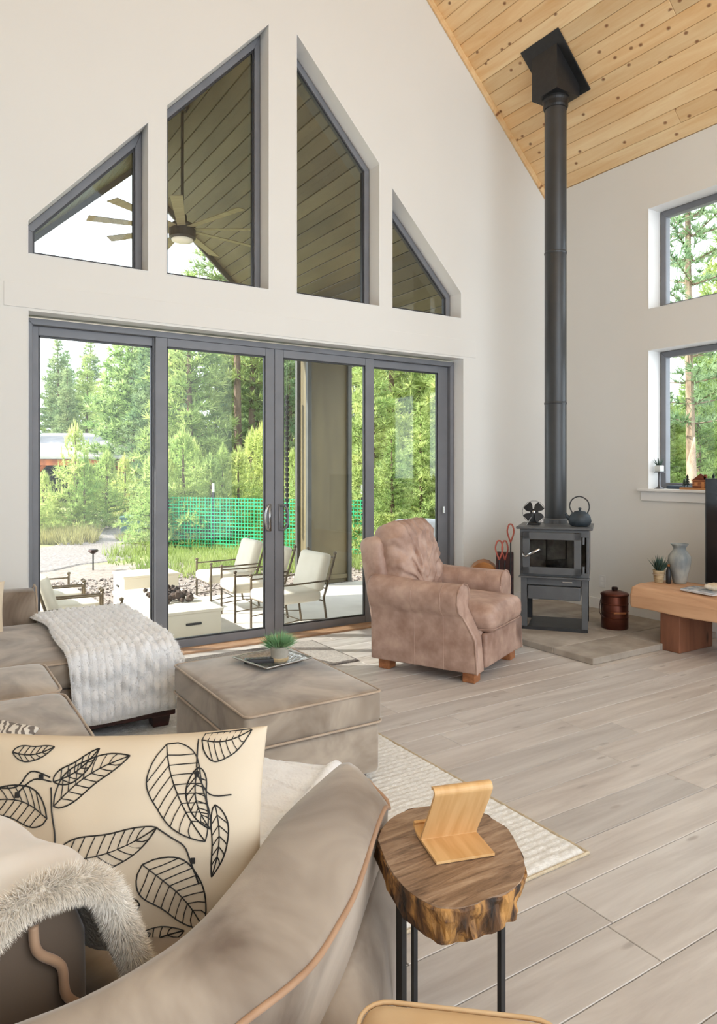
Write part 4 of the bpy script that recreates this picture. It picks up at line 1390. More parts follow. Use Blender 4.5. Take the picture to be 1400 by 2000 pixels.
# ---- stove pipe and ceiling box
PX_, PY_ = 4.997, 4.497
pz_box = EZ + SL * (WX - PX_)
pp_ = thing('stove_pipe', 'tall black stove pipe rising from the stove to the pine ceiling', 'pipe', (PX_, PY_, STZ))
for (z0, z1) in ((0.0, 1.10), (1.105, 2.48), (2.485, 4.02)):
    MB().lathe([(0.096, z0), (0.098, z0 + 0.01), (0.098, z1 - 0.01), (0.096, z1)], 32).build('pipe_section', 'pipe', pp_, smooth=True)
MB().lathe([(0.108, 0.0), (0.108, 0.035), (0.099, 0.045)], 32).build('base_collar', 'stove', pp_)
for (z, r_) in ((1.10, 0.1), (2.48, 0.1)):
    MB().lathe([(r_, z - 0.012), (r_ + 0.003, z), (r_, z + 0.012)], 32).build('band', 'pipe', pp_)
MB().lathe([(0.104, 3.80), (0.112, 3.82), (0.112, 3.86), (0.120, 3.88), (0.120, 3.96), (0.112, 4.0)], 32).build('top_collar', 'black', pp_)
# square box follows the slope
b_ = 0.150
zl, zh = pz_box - SL * b_ - STZ, pz_box + SL * b_ - STZ
zb0 = 3.90
cb = MB().add([(-b_, -b_, zb0), (b_, -b_, zb0), (b_, b_, zb0), (-b_, b_, zb0), (-b_, -b_, zh), (b_, -b_, zl), (b_, b_, zl), (-b_, b_, zh)], [(3, 2, 1, 0), (4, 5, 6, 7), (0, 1, 5, 4), (1, 2, 6, 5), (2, 3, 7, 6), (3, 0, 4, 7)])
bx = cb.build('ceiling_box', 'black', pp_, bevel=0.003)
MB().box(-0.30, 0.30, -0.225, 0.225, -0.012, 0.0).build('trim_plate', 'black', pp_, (0, 0, pz_box - STZ + 0.0), (0, TH, 0), bevel=0.003)

# ---- on the stove: heat fan and kettle
fx, fyy = stove_pt(-0.185, -0.06)
hf = thing('stove_fan', 'small black four-blade heat fan on the stove beside the pipe', 'fan', (fx, fyy, STZ), SA)
MB().box(-0.055, 0.055, -0.03, 0.04, 0, 0.02).build('base', 'black', hf, bevel=0.004)
MB().box(-0.035, 0.035, -0.005, 0.03, 0.02, 0.14).build('body', 'black', hf, bevel=0.006)
MB().tube([(-0.06, -0.035, 0.0), (0.03, -0.025, 0.16)], 0.005, 6).build('brace', 'chrome', hf)
hub = (0, -0.035, 0.115)
MB().lathe([(0.0, -0.02), (0.014, -0.015), (0.014, 0.02), (0.0, 0.025)], 12, (0, 0, 0), T(*hub, 0, R(90))).build('hub', 'chrome', hf)
bm_ = MB()
n_a = 7
V, F = [], []
for i in range(n_a):
    t = i / (n_a - 1)
    r_ = 0.018 + 0.080 * t
    for s in (-1, 1):
        a = R(12 + 24 * math.sin(PI * (0.25 + 0.6 * t))) * s + R(10) * t
        V.append((r_ * math.sin(a), -0.004 * s - 0.002, r_ * math.cos(a)))
V += [(x, y + 0.003, z) for x, y, z in V]
for i in range(n_a - 1):
    a = 2 * i
    F += [(a, a + 1, a + 3, a + 2), (a + 14 + 2, a + 14 + 3, a + 14 + 1, a + 14)]
bmesh_me = MB().add(V, F).mesh('blade')
for k in range(4):
    link('blade', bmesh_me, 'black', hf, hub, (0, R(38 + 90 * k), 0))
MB().tube([(0.1 * math.cos(R(a)), -0.02, 0.115 + 0.1 * math.sin(R(a))) for a in range(0, 360, 20)], 0.0015, 5, True).build('guard', 'black', hf)
kx, ky = stove_pt(0.205, -0.10)
kt = thing('kettle', 'blue-black cast iron kettle with arched handle on the stove', 'kettle', (kx, ky, STZ), SA)
MB().lathe([(0.060, 0), (0.085, 0.012), (0.097, 0.045), (0.088, 0.085), (0.068, 0.115), (0.050, 0.122), (0.0, 0.124)], 28).build('body', 'iron', kt, smooth=True)
kl = MB().lathe([(0.052, 0.120), (0.045, 0.130), (0.0, 0.136)], 24).build('lid', 'iron', kt, smooth=True)
MB().lathe([(0.008, 0.133), (0.007, 0.142), (0.014, 0.150), (0.012, 0.160), (0.0, 0.163)], 12).build('lid_knob', 'iron', kl, smooth=True)
MB().tube(interp([(-0.075, -0.005, 0.055), (-0.105, -0.008, 0.085), (-0.118, -0.01, 0.112)], 4), [0.024, 0.022, 0.02, 0.018, 0.016, 0.014, 0.013, 0.012, 0.012], 10).build('spout', 'iron', kt, smooth=True)
MB().tube(interp([(-0.062, 0, 0.115), (-0.085, 0, 0.175), (-0.06, 0, 0.235), (0.0, 0, 0.258), (0.06, 0, 0.225), (0.078, 0, 0.165), (0.062, 0, 0.115)], 5), 0.0055, 8).build('handle', 'stove_dark', kt, smooth=True)

# ---- fire tools and leather log carrier beside the stove
gx, gy = 4.455, 4.735
lc = thing('log_carrier', 'saddle-tan leather log carrier standing beside the stove', 'log carrier', (gx - 0.03, gy + 0.10, HZ), R(-42))
cyl = []
for i in range(13):
    a = R(180 * i / 12)
    cyl.append((-0.19 * math.cos(a), 0.10 + 0.44 * math.sin(a) ** 0.7))
v, f = loft_data([[(x, -0.13, z) for x, z in cyl] + [(0.17, -0.13, 0.02), (-0.17, -0.13, 0.02)], [(x, 0.13, z) for x, z in cyl] + [(0.17, 0.13, 0.02), (-0.17, 0.13, 0.02)]])
MB().add(v, f).build('leather_sling', 'leather_orange', lc, smooth=False, bevel=0.01)
for x in (-0.15, 0.15):
    MB().tube([(x, -0.12, 0), (x, -0.12, 0.05)], 0.012, 8).build('foot', 'black', lc)
    MB().tube([(x, 0.12, 0), (x, 0.12, 0.05)], 0.012, 8).build('foot', 'black', lc)
tl = thing('fireplace_tools', 'black fire tool stand with red leather loops left of the stove', 'tool set', (4.46, 4.60, HZ), SA)
MB().lathe([(0.095, 0), (0.095, 0.012), (0.02, 0.025), (0.012, 0.03)], 20).build('base', 'black', tl)
MB().box(-0.075, 0.075, -0.03, 0.03, 0.03, 0.64).build('holder', 'dark_wood', tl, bevel=0.01)
def loop(x, z, h, w, mat, nm='leather_loop', y=-0.035):
    MB().tube(interp([(x, y, z), (x - w, y, z + h * 0.55), (x - w * 0.6, y, z + h * 0.93), (x, y, z + h), (x + w * 0.6, y, z + h * 0.93), (x + w, y, z + h * 0.55), (x, y, z)], 4), 0.007, 8).build(nm, mat, tl, smooth=True)
for x, z in ((-0.045, 0.58), (0.005, 0.58), (0.055, 0.72)):
    MB().tube([(x, -0.035, 0.05), (x, -0.035, z + 0.01)], 0.006, 8).build('tool_rod', 'black', tl)
loop(-0.045, 0.57, 0.17, 0.032, 'leather_red'); loop(0.005, 0.57, 0.17, 0.026, 'leather_red'); loop(0.055, 0.73, 0.16, 0.028, 'leather_red')

# ---- copper ash bucket
bu = thing('ash_bucket', 'lidded copper-brown ash bucket on the hearth beside the stove', 'bucket', (5.145, 3.965, HZ))
MB().lathe([(0.105, 0), (0.112, 0.008), (0.112, 0.29), (0.108, 0.295)], 32).build('body', 'copper', bu, smooth=True)
for z in (0.10, 0.15, 0.215):
    MB().lathe([(0.112, z - 0.006), (0.1155, z), (0.112, z + 0.006)], 32).build('band', 'copper', bu)
lidb = MB().lathe([(0.118, 0.286), (0.119, 0.296), (0.108, 0.306), (0.05, 0.324), (0.0, 0.328)], 32).build('lid', 'copper', bu, smooth=True)
MB().lathe([(0.022, 0.324), (0.026, 0.335), (0.026, 0.350), (0.02, 0.356), (0.0, 0.357)], 16).build('lid_knob', 'copper_dark', lidb)
ca, sa = math.cos(R(-32.4)), math.sin(R(-32.4))
MB().tube(interp([(-0.115 * ca, -0.115 * sa, 0.27), (-0.150 * ca - 0.02 * sa, -0.150 * sa + -0.02, 0.22), (-0.155 * ca, -0.155 * sa - 0.03, 0.14), (-0.12 * ca, -0.12 * sa - 0.05, 0.09)], 5), 0.004, 6).build('bail', 'copper_dark', bu)
MB().tube([(-0.05 * ca + 0.118 * sa * 1.0, -0.05 * sa - 0.118 * ca, 0.148), (0.05 * ca + 0.118 * sa, 0.05 * sa - 0.118 * ca, 0.148)], 0.009, 8).build('grip', 'foot_wood', bu)

# ---- timber bench under the window
bn = thing('beam_bench', 'thick fir beam bench along the wall under the window', 'bench', (0, 0, 0))
bw0, bw1 = 4.945, 5.47
rings = []
rr = random.Random(2)
for i, y in enumerate([3.68, 3.66, 3.5, 3.2, 2.9, 2.5, 2.0, 1.5, 1.2]):
    e = 0.025 if i == 0 else 0.0
    j = lambda k: 0.010 * noise.noise((y * 3, k * 5.0, 1))
    rings.append([(bw0 + e + j(1), y, 0.300 + e + j(2)), (bw1 - e, y, 0.300 + e), (bw1 - e, y, 0.485 - e), (bw0 + 0.11 + e + j(5), y, 0.487 - e + j(6)), (bw0 + 0.02 + e + j(3), y, 0.468 - e + j(4)), (bw0 + e + j(7), y, 0.40 + j(8))])
v, f = loft_data(rings)
MB().add(v, f).build('beam', 'beam', bn, bevel=0.012, seg=3)
for y in (3.34, 1.6):
    MB().box(4.995, 5.44, y - 0.085, y + 0.085, 0, 0.302).build('leg', 'beam_dark', bn, bevel=0.008)
BZ = 0.487
# ---- on the bench
tv = thing('television', 'large black flat television standing on the beam bench', 'television', (5.31, 2.50, BZ))
MB().box(-0.012, 0.03, -0.74, 0.735, 0.035, 0.866).build('housing', 'frame_dark', tv, bevel=0.004)
MB().box(-0.015, -0.011, -0.728, 0.723, 0.05, 0.856).build('screen', 'screen', tv)
for y in (-0.5, 0.5):
    MB().box(-0.10, 0.10, y - 0.02, y + 0.02, 0, 0.012).build('foot', 'black', tv)
    MB().box(0.0, 0.02, y - 0.015, y + 0.015, 0.01, 0.05).build('stand', 'black', tv)
va = thing('vase', 'tall mottled grey ceramic vase with flared rim on the bench', 'vase', (5.335, 3.478, BZ))
MB().lathe([(0.045, 0), (0.052, 0.008), (0.062, 0.06), (0.080, 0.13), (0.090, 0.19), (0.086, 0.225), (0.062, 0.258), (0.048, 0.278), (0.048, 0.292), (0.060, 0.312), (0.072, 0.325), (0.066, 0.325), (0.044, 0.296), (0.0, 0.292)], 36).build('body', 'vase', va, smooth=True)
pl_ = thing('potted_succulent', 'grey-green spiky plant in a raffia-wrapped pot on the bench end', 'plant', (5.215, 3.585, BZ))
MB().lathe([(0.032, 0), (0.036, 0.01), (0.046, 0.095), (0.050, 0.105), (0.044, 0.105), (0.0, 0.095)], 20).build('pot', 'pot_raffia', pl_, smooth=True)
MB().tube([(0.0485 * math.cos(R(a)), 0.0485 * math.sin(R(a)), 0.072) for a in range(0, 360, 20)], 0.003, 5, True).build('raffia_tie', 'piping_pale', pl_)
P, D = [], []
for k in range(42):
    a = random.uniform(0, 6.28); r_ = random.uniform(0, 0.028)
    P.append((r_ * math.cos(a), r_ * math.sin(a), 0.095)); D.append((0.9 * math.cos(a) * r_ / 0.028, 0.9 * math.sin(a) * r_ / 0.028, 1))
V, Tt = blades(P, D, 0.125, 0.014, 0.16, 3)
link('leaves', np_mesh('leaves', V, Tt), 'plant_grey', pl_)
bo = thing('dark_bottle', 'slim black bottle standing between the spiky plant and the vase', 'bottle', (5.245, 3.518, BZ))
MB().lathe([(0.018, 0), (0.021, 0.008), (0.021, 0.10), (0.010, 0.125), (0.010, 0.142)], 16).build('body', 'black', bo, smooth=True)
MB().lathe([(0.0115, 0.140), (0.0115, 0.155), (0.0, 0.157)], 14).build('cap', 'leather_orange', bo)
for k, (dx, dy, a, mt, lab) in enumerate(((0, 0, -6, 'mag_grey', 'pale grey magazine at the bottom of the stack on the bench'), (0.012, 0.008, 4, 'mag_blue', 'blue-covered magazine on top of the stack on the bench'))):
    mg = thing('magazine', lab, 'magazine', (5.115 + dx, 3.12 + dy, BZ + k * 0.009), R(a), 'magazines on the bench')
    MB().box(-0.105, 0.105, -0.14, 0.14, 0.0005, 0.007).build('pages', 'paper', mg)
    MB().box(-0.107, 0.107, -0.142, 0.142, 0.007, 0.0085).build('cover', mt, mg)
MZ = BZ + 0.0178
shl = thing('sea_shell', 'white knobbly shell lying on the magazines', 'shell', (5.13, 3.06, MZ), R(40))
v, f = lathe_data([(0.004, -0.07), (0.018, -0.055), (0.028, -0.03), (0.026, -0.02), (0.034, 0.0), (0.030, 0.012), (0.032, 0.025), (0.022, 0.05), (0.006, 0.07)], 14)
v = [(x * (1 + 0.18 * noise.noise((x * 60, y * 60, z * 60))), y * (1 + 0.18 * noise.noise((x * 60, y * 60, z * 60))), z) for x, y, z in v]
MB().add(v, f, T(0, 0, 0.030, 0, R(90))).build('body', 'shell', shl, smooth=True)
sh2 = thing('small_shell', 'small yellow shell resting on the white knobbly shell', 'shell', (5.165, 3.115, MZ), R(10))
v, f = lathe_data([(0.003, -0.035), (0.018, -0.02), (0.022, 0.0), (0.016, 0.02), (0.004, 0.035)], 12)
MB().add(v, f, T(0, 0, 0.022, 0, R(80))).build('body', 'shell_yellow', sh2, smooth=True)

# ---- on the window sill
SZ = 1.246
cs = thing('candle_stand', 'slim pewter candle stand on the window sill corner', 'stand', (5.83, 4.005, SZ))
MB().lathe([(0.045, 0), (0.045, 0.005), (0.020, 0.014), (0.012, 0.03), (0.011, 0.13), (0.014, 0.145), (0.014, 0.15)], 18).build('stem', 'candle_steel', cs, smooth=True)
MB().lathe([(0.044, 0.150), (0.046, 0.153), (0.046, 0.158), (0.0, 0.158)], 18).build('plate', 'candle_steel', cs)
ms = thing('mini_succulent', 'tiny succulent in a square white pot on the candle stand', 'plant', (5.83, 4.005, SZ + 0.158))
MB().rbox(0.062, 0.062, 0.058, 0.008).build('pot', 'pot_white', ms, smooth=True)
P = [(random.uniform(-0.015, 0.015), random.uniform(-0.015, 0.015), 0.055) for k in range(16)]
V, Tt = blades(P, [(p[0] * 30, p[1] * 30, 1) for p in P], 0.075, 0.012, 0.15, 2)
link('leaves', np_mesh('leaves', V, Tt), 'plant_grey', ms)
dsh = thing('slate_dish', 'long dark blue dish on the window sill behind the cabin', 'dish', (5.875, 3.72, SZ))
MB().rbox(0.06, 0.46, 0.032, 0.014).build('body', 'slate', dsh, smooth=True)
cbn = thing('cabin_ornament', 'cut-wood log cabin ornament with little trees on the window sill', 'ornament', (5.80, 3.60, SZ))
MB().box(-0.035, 0.035, -0.30, 0.16, 0, 0.018).build('base_board', 'board_wood', cbn, bevel=0.002)
cab = MB().prism([(-0.075, 0), (0.075, 0), (0.075, 0.062), (0.085, 0.062), (0.0, 0.125), (-0.085, 0.062), (-0.075, 0.062)], -0.006, 0.006, T(0, -0.02, 0.018, R(-90), R(90)))
co = cab.build('cabin_front', 'cabin_wood', cbn)
for z in (0.018, 0.034, 0.050):
    MB().box(-0.0085, -0.0055, -0.093, 0.053, 0.018 + z - 0.002, 0.018 + z + 0.002).build('log_line', 'cabin_line', co)
MB().box(-0.0085, -0.0055, -0.10, 0.06, 0.078, 0.083).build('eave_line', 'cabin_line', co)
MB().box(-0.0090, -0.0055, -0.055, -0.030, 0.018, 0.070).build('door', 'cabin_line', co)
MB().box(-0.0090, -0.0055, 0.005, 0.035, 0.040, 0.064).build('window', 'cabin_line', co)
MB().box(-0.006, 0.006, -0.075, -0.050, 0.09, 0.135).build('chimney', 'cabin_wood', co)
for (y, h) in ((0.105, 0.11), (0.135, 0.075), (-0.135, 0.12), (-0.17, 0.085)):
    m = MB()
    for q_ in range(4):
        z0 = 0.2 + 0.2 * q_
        wq = (1 - q_ * 0.22) * 0.22 * h + 0.006
        m.add([(-0.003, -wq, z0 * h), (-0.003, wq, z0 * h), (-0.003, 0, (z0 + 0.28) * h), (0.003, -wq, z0 * h), (0.003, wq, z0 * h), (0.003, 0, (z0 + 0.28) * h)], [(0, 1, 2), (5, 4, 3), (0, 3, 4, 1), (1, 4, 5, 2), (2, 5, 3, 0)])
    m.box(-0.003, 0.003, -0.003, 0.003, 0, 0.3 * h)
    m.build('cutout_tree', 'tree_cut', cbn, (0, y, 0.018))

# ================================================================ outdoors
PZ = -0.12
# yard ground, gently rising
def gz(x, y):
    d = math.hypot(x * 0.6, y)
    return -0.16 + 0.045 * max(0.0, d - 13) * min(1.0, max(0.0, (d - 13) / 6))
nu, nv = 90, 70
def ground_fn(u, v):
    x = -14 + 64 * u
    y = 1.5 + 58 * v
    if x < WX + 0.3 and y < WY + 0.3:
        return (x, y, -0.30)
    return (x, y, gz(x, y))
ground = struct(grid_obj('ground', ground_fn, nu, nv, 'ground'))
patio = struct(MB().box(-3.5, 5.35, WY + 0.20, 8.25, PZ - 0.10, PZ).build('patio_floor', 'concrete', bevel=0.01))
# gravel path winding away
pc = interp([(-3.0, 11.4, 0), (0.3, 12.5, 0), (2.34, 13.42, 0), (3.54, 15.5, 0), (4.57, 17.8, 0), (5.75, 20.0, 0), (8.5, 21.5, 0)], 8)
pv, pf = [], []
for i, p in enumerate(pc):
    t = (pc[min(i + 1, len(pc) - 1)] - pc[max(i - 1, 0)]).normalized()
    nrm = Vector((-t.y, t.x, 0))
    for s in (-1, 1):
        q = p + nrm * s * (1.0 + 0.15 * math.sin(i * 1.3 + s))
        pv.append((q.x, q.y, gz(q.x, q.y) + 0.02))
        q = q + nrm * s * 0.25
        pv.append((q.x, q.y, gz(q.x, q.y) - 0.10))
    if i:
        a_, b_ = 4 * i - 4, 4 * i
        pf += [(a_ + 1, a_, b_, b_ + 1), (a_, a_ + 2, b_ + 2, b_), (a_ + 2, a_ + 3, b_ + 3, b_ + 2)]
me = bpy.data.meshes.new('path'); me.from_pydata(pv, [], pf)
struct(link('path', me, 'path'))

# covered patio: stained board ceiling on both slopes, fascia
PR, PS, PY0, PY1 = 5.65, 0.93, WY + 0.26, 9.97
PTH = math.atan(PS)
half = 2.82
pl = half / math.cos(PTH)
pm = MB()
for s in (1, -1):
    a = (RX, PR); b = (RX + s * half, PR - PS * half)
    pm.add([(a[0], PY0, a[1] + 0.03), (b[0], PY0, b[1] + 0.03), (b[0], PY1 + 0.05, b[1] + 0.03), (a[0], PY1 + 0.05, a[1] + 0.03),
            (a[0], PY0, a[1] + 0.22), (b[0], PY0, b[1] + 0.22), (b[0], PY1 + 0.05, b[1] + 0.22), (a[0], PY1 + 0.05, a[1] + 0.22)],
           [(0, 1, 2, 3), (7, 6, 5, 4), (0, 4, 5, 1), (3, 2, 6, 7), (1, 5, 6, 2), (0, 3, 7, 4)])
proof = struct(pm.build('patio_ceiling', 'stained'))
pbw = 0.150
pme = None
for s in (1, -1):
    for i in range(int(pl / pbw)):
        c = pbw * (i + 0.5)
        x = RX + s * c * math.cos(PTH)
        z = PR - c * math.sin(PTH)
        if pme is None:
            m = MB().box(-pbw / 2 + 0.0025, pbw / 2 - 0.0025, -(PY1 - PY0) / 2, (PY1 - PY0) / 2, 0, 0.018)
            pme = m.mesh('board')
            bm = bmesh.new(); bm.from_mesh(pme)
            bmesh.ops.bevel(bm, geom=[e for e in bm.edges if all(v.co.z < 1e-6 for v in e.verts)], offset=0.005, segments=1, affect='EDGES')
            bm.to_mesh(pme); bm.free()
        link('board', pme, 'stained', proof, (x, (PY0 + PY1) / 2, z + 0.004), (0, s * PTH, 0))
for s in (1, -1):
    MB().box(-pl / 2, pl / 2, -0.02, 0.02, -0.06, 0.20).build('fascia_board', 'column_trim', proof, (RX + s * half / 2, PY1 + 0.03, PR - PS * half / 2), (0, s * PTH, 0))
    MB().box(-0.02, 0.02, -(PY1 - PY0) / 2, (PY1 - PY0) / 2, -0.10, 0.16).build('eave_board', 'column_trim', proof, (RX + s * (half + 0.01), (PY0 + PY1) / 2, PR - PS * half))

# panelled column
col = thing('porch_column', 'tall square panelled brown column standing at the patio edge', 'column', (4.785, 8.45, PZ))
MB().box(-0.30, 0.30, -0.14, 0.14, 0, 3.78).build('shaft', 'column', col)
t_ = MB()
for sx in (-0.315, 0.315):
    for sy in (-0.155, 0.155):
        t_.box(sx - 0.03, sx + 0.03, sy - 0.03, sy + 0.03, 0, 3.76)
t_.build('corner_trim', 'column_trim', col, bevel=0.004)
for z in (0.08, 3.18, 3.64):
    MB().box(-0.33, 0.33, -0.165, 0.165, z - 0.03, z + 0.03).build('band', 'column', col, bevel=0.006)
# rain chain hanging beside it
rc = thing('rain_chain', 'thin dark rain chain hanging down beside the brown porch column', 'chain', (4.30, 8.60, PZ))
cm = MB().lathe([(0.02, 0), (0.035, 0.05), (0.012, 0.055), (0.012, 0.07)], 8)
lm = cm.mesh('link')
for k in range(26):
    link('link', lm, 'black', rc, (0, 0, 0.75 + k * 0.07))
MB().tube([(0, 0, 0.6), (0, 0, 3.55)], 0.006, 6).build('cable', 'black', rc)

# ceiling fan under the patio roof
fan = thing('ceiling_fan', 'black eight-blade ceiling fan on a long rod under the patio roof', 'fan', (RX, 7.89, 4.06))
MB().lathe([(0.005, 1.60), (0.075, 1.58), (0.08, 1.53), (0.05, 1.47), (0.02, 1.46)], 20).build('canopy', 'black', fan, smooth=True)
MB().tube([(0, 0, 0.28), (0, 0, 1.50)], 0.017, 10).build('rod', 'black', fan)
MB().lathe([(0.02, 0.30), (0.05, 0.28), (0.055, 0.20), (0.12, 0.18), (0.15, 0.15), (0.15, 0.02), (0.13, 0.0)], 24).build('motor', 'black', fan)
MB().lathe([(0.125, 0.01), (0.12, -0.015), (0.06, -0.03), (0.0, -0.033)], 24).build('lamp_lens', 'lens', fan, smooth=True)
bl = MB()
bl.add([(0.12, -0.045, 0), (0.12, 0.045, 0.01), (1.00, 0.07, 0.016), (1.03, -0.055, -0.004), (0.12, -0.045, 0.008), (0.12, 0.045, 0.018), (1.00, 0.07, 0.024), (1.03, -0.055, 0.004)],
       [(0, 1, 2, 3), (7, 6, 5, 4), (0, 4, 5, 1), (3, 2, 6, 7), (1, 5, 6, 2), (0, 3, 7, 4)])
blm = bl.mesh('blade')
for k in range(9):
    link('blade', blm, 'fan_blade', fan, (0, 0, 0.11), (0, 0, R(8 + 40 * k)))

# fire table, tank box
ft = thing('fire_table', 'low cream concrete fire table with lava rock on the patio', 'fire table', (2.03, 6.67, PZ))
MB().box(-0.31, 0.31, -0.69, 0.69, 0, 0.29).build('body', 'firepit', ft, bevel=0.012)
MB().box(-0.325, 0.325, -0.705, 0.705, 0.28, 0.31).build('top_slab', 'firepit', ft, bevel=0.008)
MB().box(-0.02, 0.12, -0.702, -0.685, 0.18, 0.20).build('handle', 'black', ft, bevel=0.004)
lv = MB()
rr = random.Random(8)
for k in range(90):
    r_ = rr.uniform(0.02, 0.045)
    v, f = lathe_data([(0.0, -r_ * 0.8), (r_ * 0.9, -r_ * 0.2), (r_ * 0.7, r_ * 0.6), (0.0, r_ * 0.9)], 5)
    lv.add(v, f, T(rr.uniform(-0.12, 0.18), rr.uniform(-0.35, 0.30), 0.32 + rr.uniform(0, 0.05), rr.uniform(0, 6), rr.uniform(0, 3)))
o = lv.build('lava_rock', 'lava_dark', ft)
o['kind'] = 'stuff'
tb = thing('tank_box', 'small cream concrete tank box standing behind the fire table', 'box', (2.22, 7.98, PZ))
MB().box(-0.30, 0.30, -0.24, 0.24, 0, 0.37).build('body', 'firepit', tb, bevel=0.01)
MB().box(-0.31, 0.31, -0.25, 0.25, 0.365, 0.39).build('lid', 'firepit', tb, bevel=0.006)
MB().box(-0.315, -0.30, -0.04, 0.04, 0.25, 0.27).build('handle', 'black', tb)

# patio armchairs: bronze frame with cream cushions
def patio_chair():
    t = thing('patio_chair', '', 'chair', (0, 0, 0), 0, 'cream cushioned patio armchairs')
    w, d = 0.29, 0.28
    for sx in (-w, w):
        m = MB().tube([(sx, d, 0), (sx, d, 0.62)], 0.013, 8)
        m.lathe([(0.0, 0.66), (0.02, 0.65), (0.022, 0.635), (0.012, 0.62), (0.018, 0.61)], 8, (sx, d, 0))
        m.build('leg', 'bronze', t)
        m = MB().tube([(sx, -d - 0.05, 0), (sx, -d, 0.40), (sx, -d - 0.14, 0.90)], 0.013, 8)
        m.lathe([(0.0, 0.045), (0.02, 0.03), (0.022, 0.015), (0.0, 0.0)], 8, (sx, -d - 0.14, 0.90))
        m.build('leg', 'bronze', t)
        MB().tube([(sx, d, 0.585), (sx, 0, 0.59), (sx, -d - 0.05, 0.60)], 0.010, 8).build('arm', 'bronze', t)
        MB().tube([(sx, d, 0.14), (sx, 0, 0.17), (sx, -d - 0.03, 0.14)], 0.007, 6).build('stretcher', 'bronze', t)
    m = MB()
    for y in (d, -d):
        m.tube([(-w, y, 0.36), (w, y, 0.36)], 0.010, 6)
    m.tube([(-w, 0, 0.17), (w, 0, 0.17)], 0.007, 6)
    m.tube([(-w, -d - 0.13, 0.87), (w, -d - 0.13, 0.87)], 0.009, 6)
    m.tube([(-w, -d - 0.04, 0.50), (w, -d - 0.04, 0.50)], 0.009, 6)
    m.build('seat_frame', 'bronze', t)
    MB().rbox(0.55, 0.58, 0.13, 0.045, (0, 0.02, 0.36), None, 0.012).build('seat_cushion', 'cushion_out', t, smooth=True)
    MB().rbox(0.54, 0.12, 0.46, 0.05, (0, 0, 0), T(0, -0.24, 0.47, 0, R(15))).build('back_cushion', 'cushion_out', t, smooth=True)
    return t
pch = patio_chair()
chairs = [
    (3.05, 6.10, R(92), 'cream patio armchair nearest the porch doors on the column side'),
    (3.02, 6.86, R(84), 'middle cream patio armchair of the row on the column side'),
    (3.02, 7.60, R(88), 'far cream patio armchair of the column-side row, beside the gravel'),
    (1.13, 5.98, R(-86), 'cream patio armchair nearest the sofa arm, seen from behind'),
    (1.10, 6.58, R(-86), 'middle cream patio armchair of the row across the fire table'),
    (1.07, 7.18, R(-86), 'far cream patio armchair of the row across the fire table'),
]
for k, (x, y, a, lab) in enumerate(chairs):
    if k == 0:
        pch.scale = (0.88, 0.92, 0.80); pch.location = (x, y, PZ); pch.rotation_euler = (0, 0, a); pch['label'] = lab
    else:
        dup(pch, (x, y, PZ), a, lab)
# covered grill seen over the armchair
gr = thing('outdoor_cover', 'pale rounded cover outside, just above the leather armchair back', 'cover', (4.90, 6.45, PZ), R(-20))
MB().rbox(0.60, 0.46, 0.40, 0.10, (0, 0, 0.56), None, 0.02).build('cover_top', 'cover', gr, smooth=True)
MB().box(-0.26, 0.26, -0.2, 0.2, 0.0, 0.60).build('stand', 'cedar', gr, bevel=0.01)

# loose stones beside the patio
sv = MB(); rr = random.Random(4)
for k in range(5200):
    x = rr.uniform(-2.5, 7.8); y = rr.uniform(8.3, 10.6) if x < 5.35 else rr.uniform(5.8, 10.6)
    r_ = rr.uniform(0.010, 0.030)
    v, f = lathe_data([(r_ * 0.2, -r_ * 0.5), (r_, 0), (r_ * 0.5, r_ * 0.55)], 5)
    sv.add(v, f, T(x, y, gz(x, y) + r_ * 0.3, rr.uniform(0, 6), rr.uniform(-0.5, 0.5)))
o = sv.build('gravel', 'lava')
tag(o, 'loose grey and brown gravel stones along the patio edge', 'gravel'); o['kind'] = 'stuff'

# green safety netting on posts
fa, fb = Vector((4.24, 14.12, 0)), Vector((6.9, 10.6, 0))
fl = (fb - fa).length
fn = thing('netting_fence', 'bright green plastic safety netting strung across the yard', 'fence', (fa.x, fa.y, gz(fa.x, fa.y)), math.atan2(fb.y - fa.y, fb.x - fa.x))
nm = MB()
for i in range(int(fl / 0.068)):
    nm.box(i * 0.068, i * 0.068 + 0.014, -0.003, 0.003, 0.03, 1.03)
for j in range(15):
    nm.box(0, fl, -0.002, 0.002, 0.05 + j * 0.068, 0.05 + j * 0.068 + 0.016)
nm.build('netting', 'net', fn)
for k, x in enumerate((0.15, 1.2, 2.35, 3.5, fl - 0.1)):
    p = MB().box(x - 0.018, x + 0.018, 0.004, 0.03, -0.1, 1.16)
    p.build('post', 'black', fn)
    MB().box(x - 0.02, x + 0.02, 0.002, 0.032, 1.13, 1.30).build('post_cap', 'trim', fn)
# path lamp, utility box
plamp = thing('path_light', 'little black mushroom path light beside the gravel path', 'light', (2.40, 11.60, gz(2.40, 11.60)))
MB().tube([(0, 0, 0), (0, 0, 0.30)], 0.012, 6).build('stake', 'black', plamp)
MB().lathe([(0.025, 0.26), (0.085, 0.30), (0.07, 0.325), (0.0, 0.34)], 12).build('cap', 'copper_dark', plamp)
ub = thing('utility_box', 'small dull green utility box at the edge of the path', 'box', (4.35, 16.1, gz(4.35, 16.1)), R(-30))
MB().box(-0.35, 0.35, -0.3, 0.3, 0, 0.42).build('body', 'util_green', ub, bevel=0.02)
MB().box(-0.37, 0.37, -0.32, 0.32, 0.40, 0.47).build('lid', 'util_green', ub, bevel=0.02)

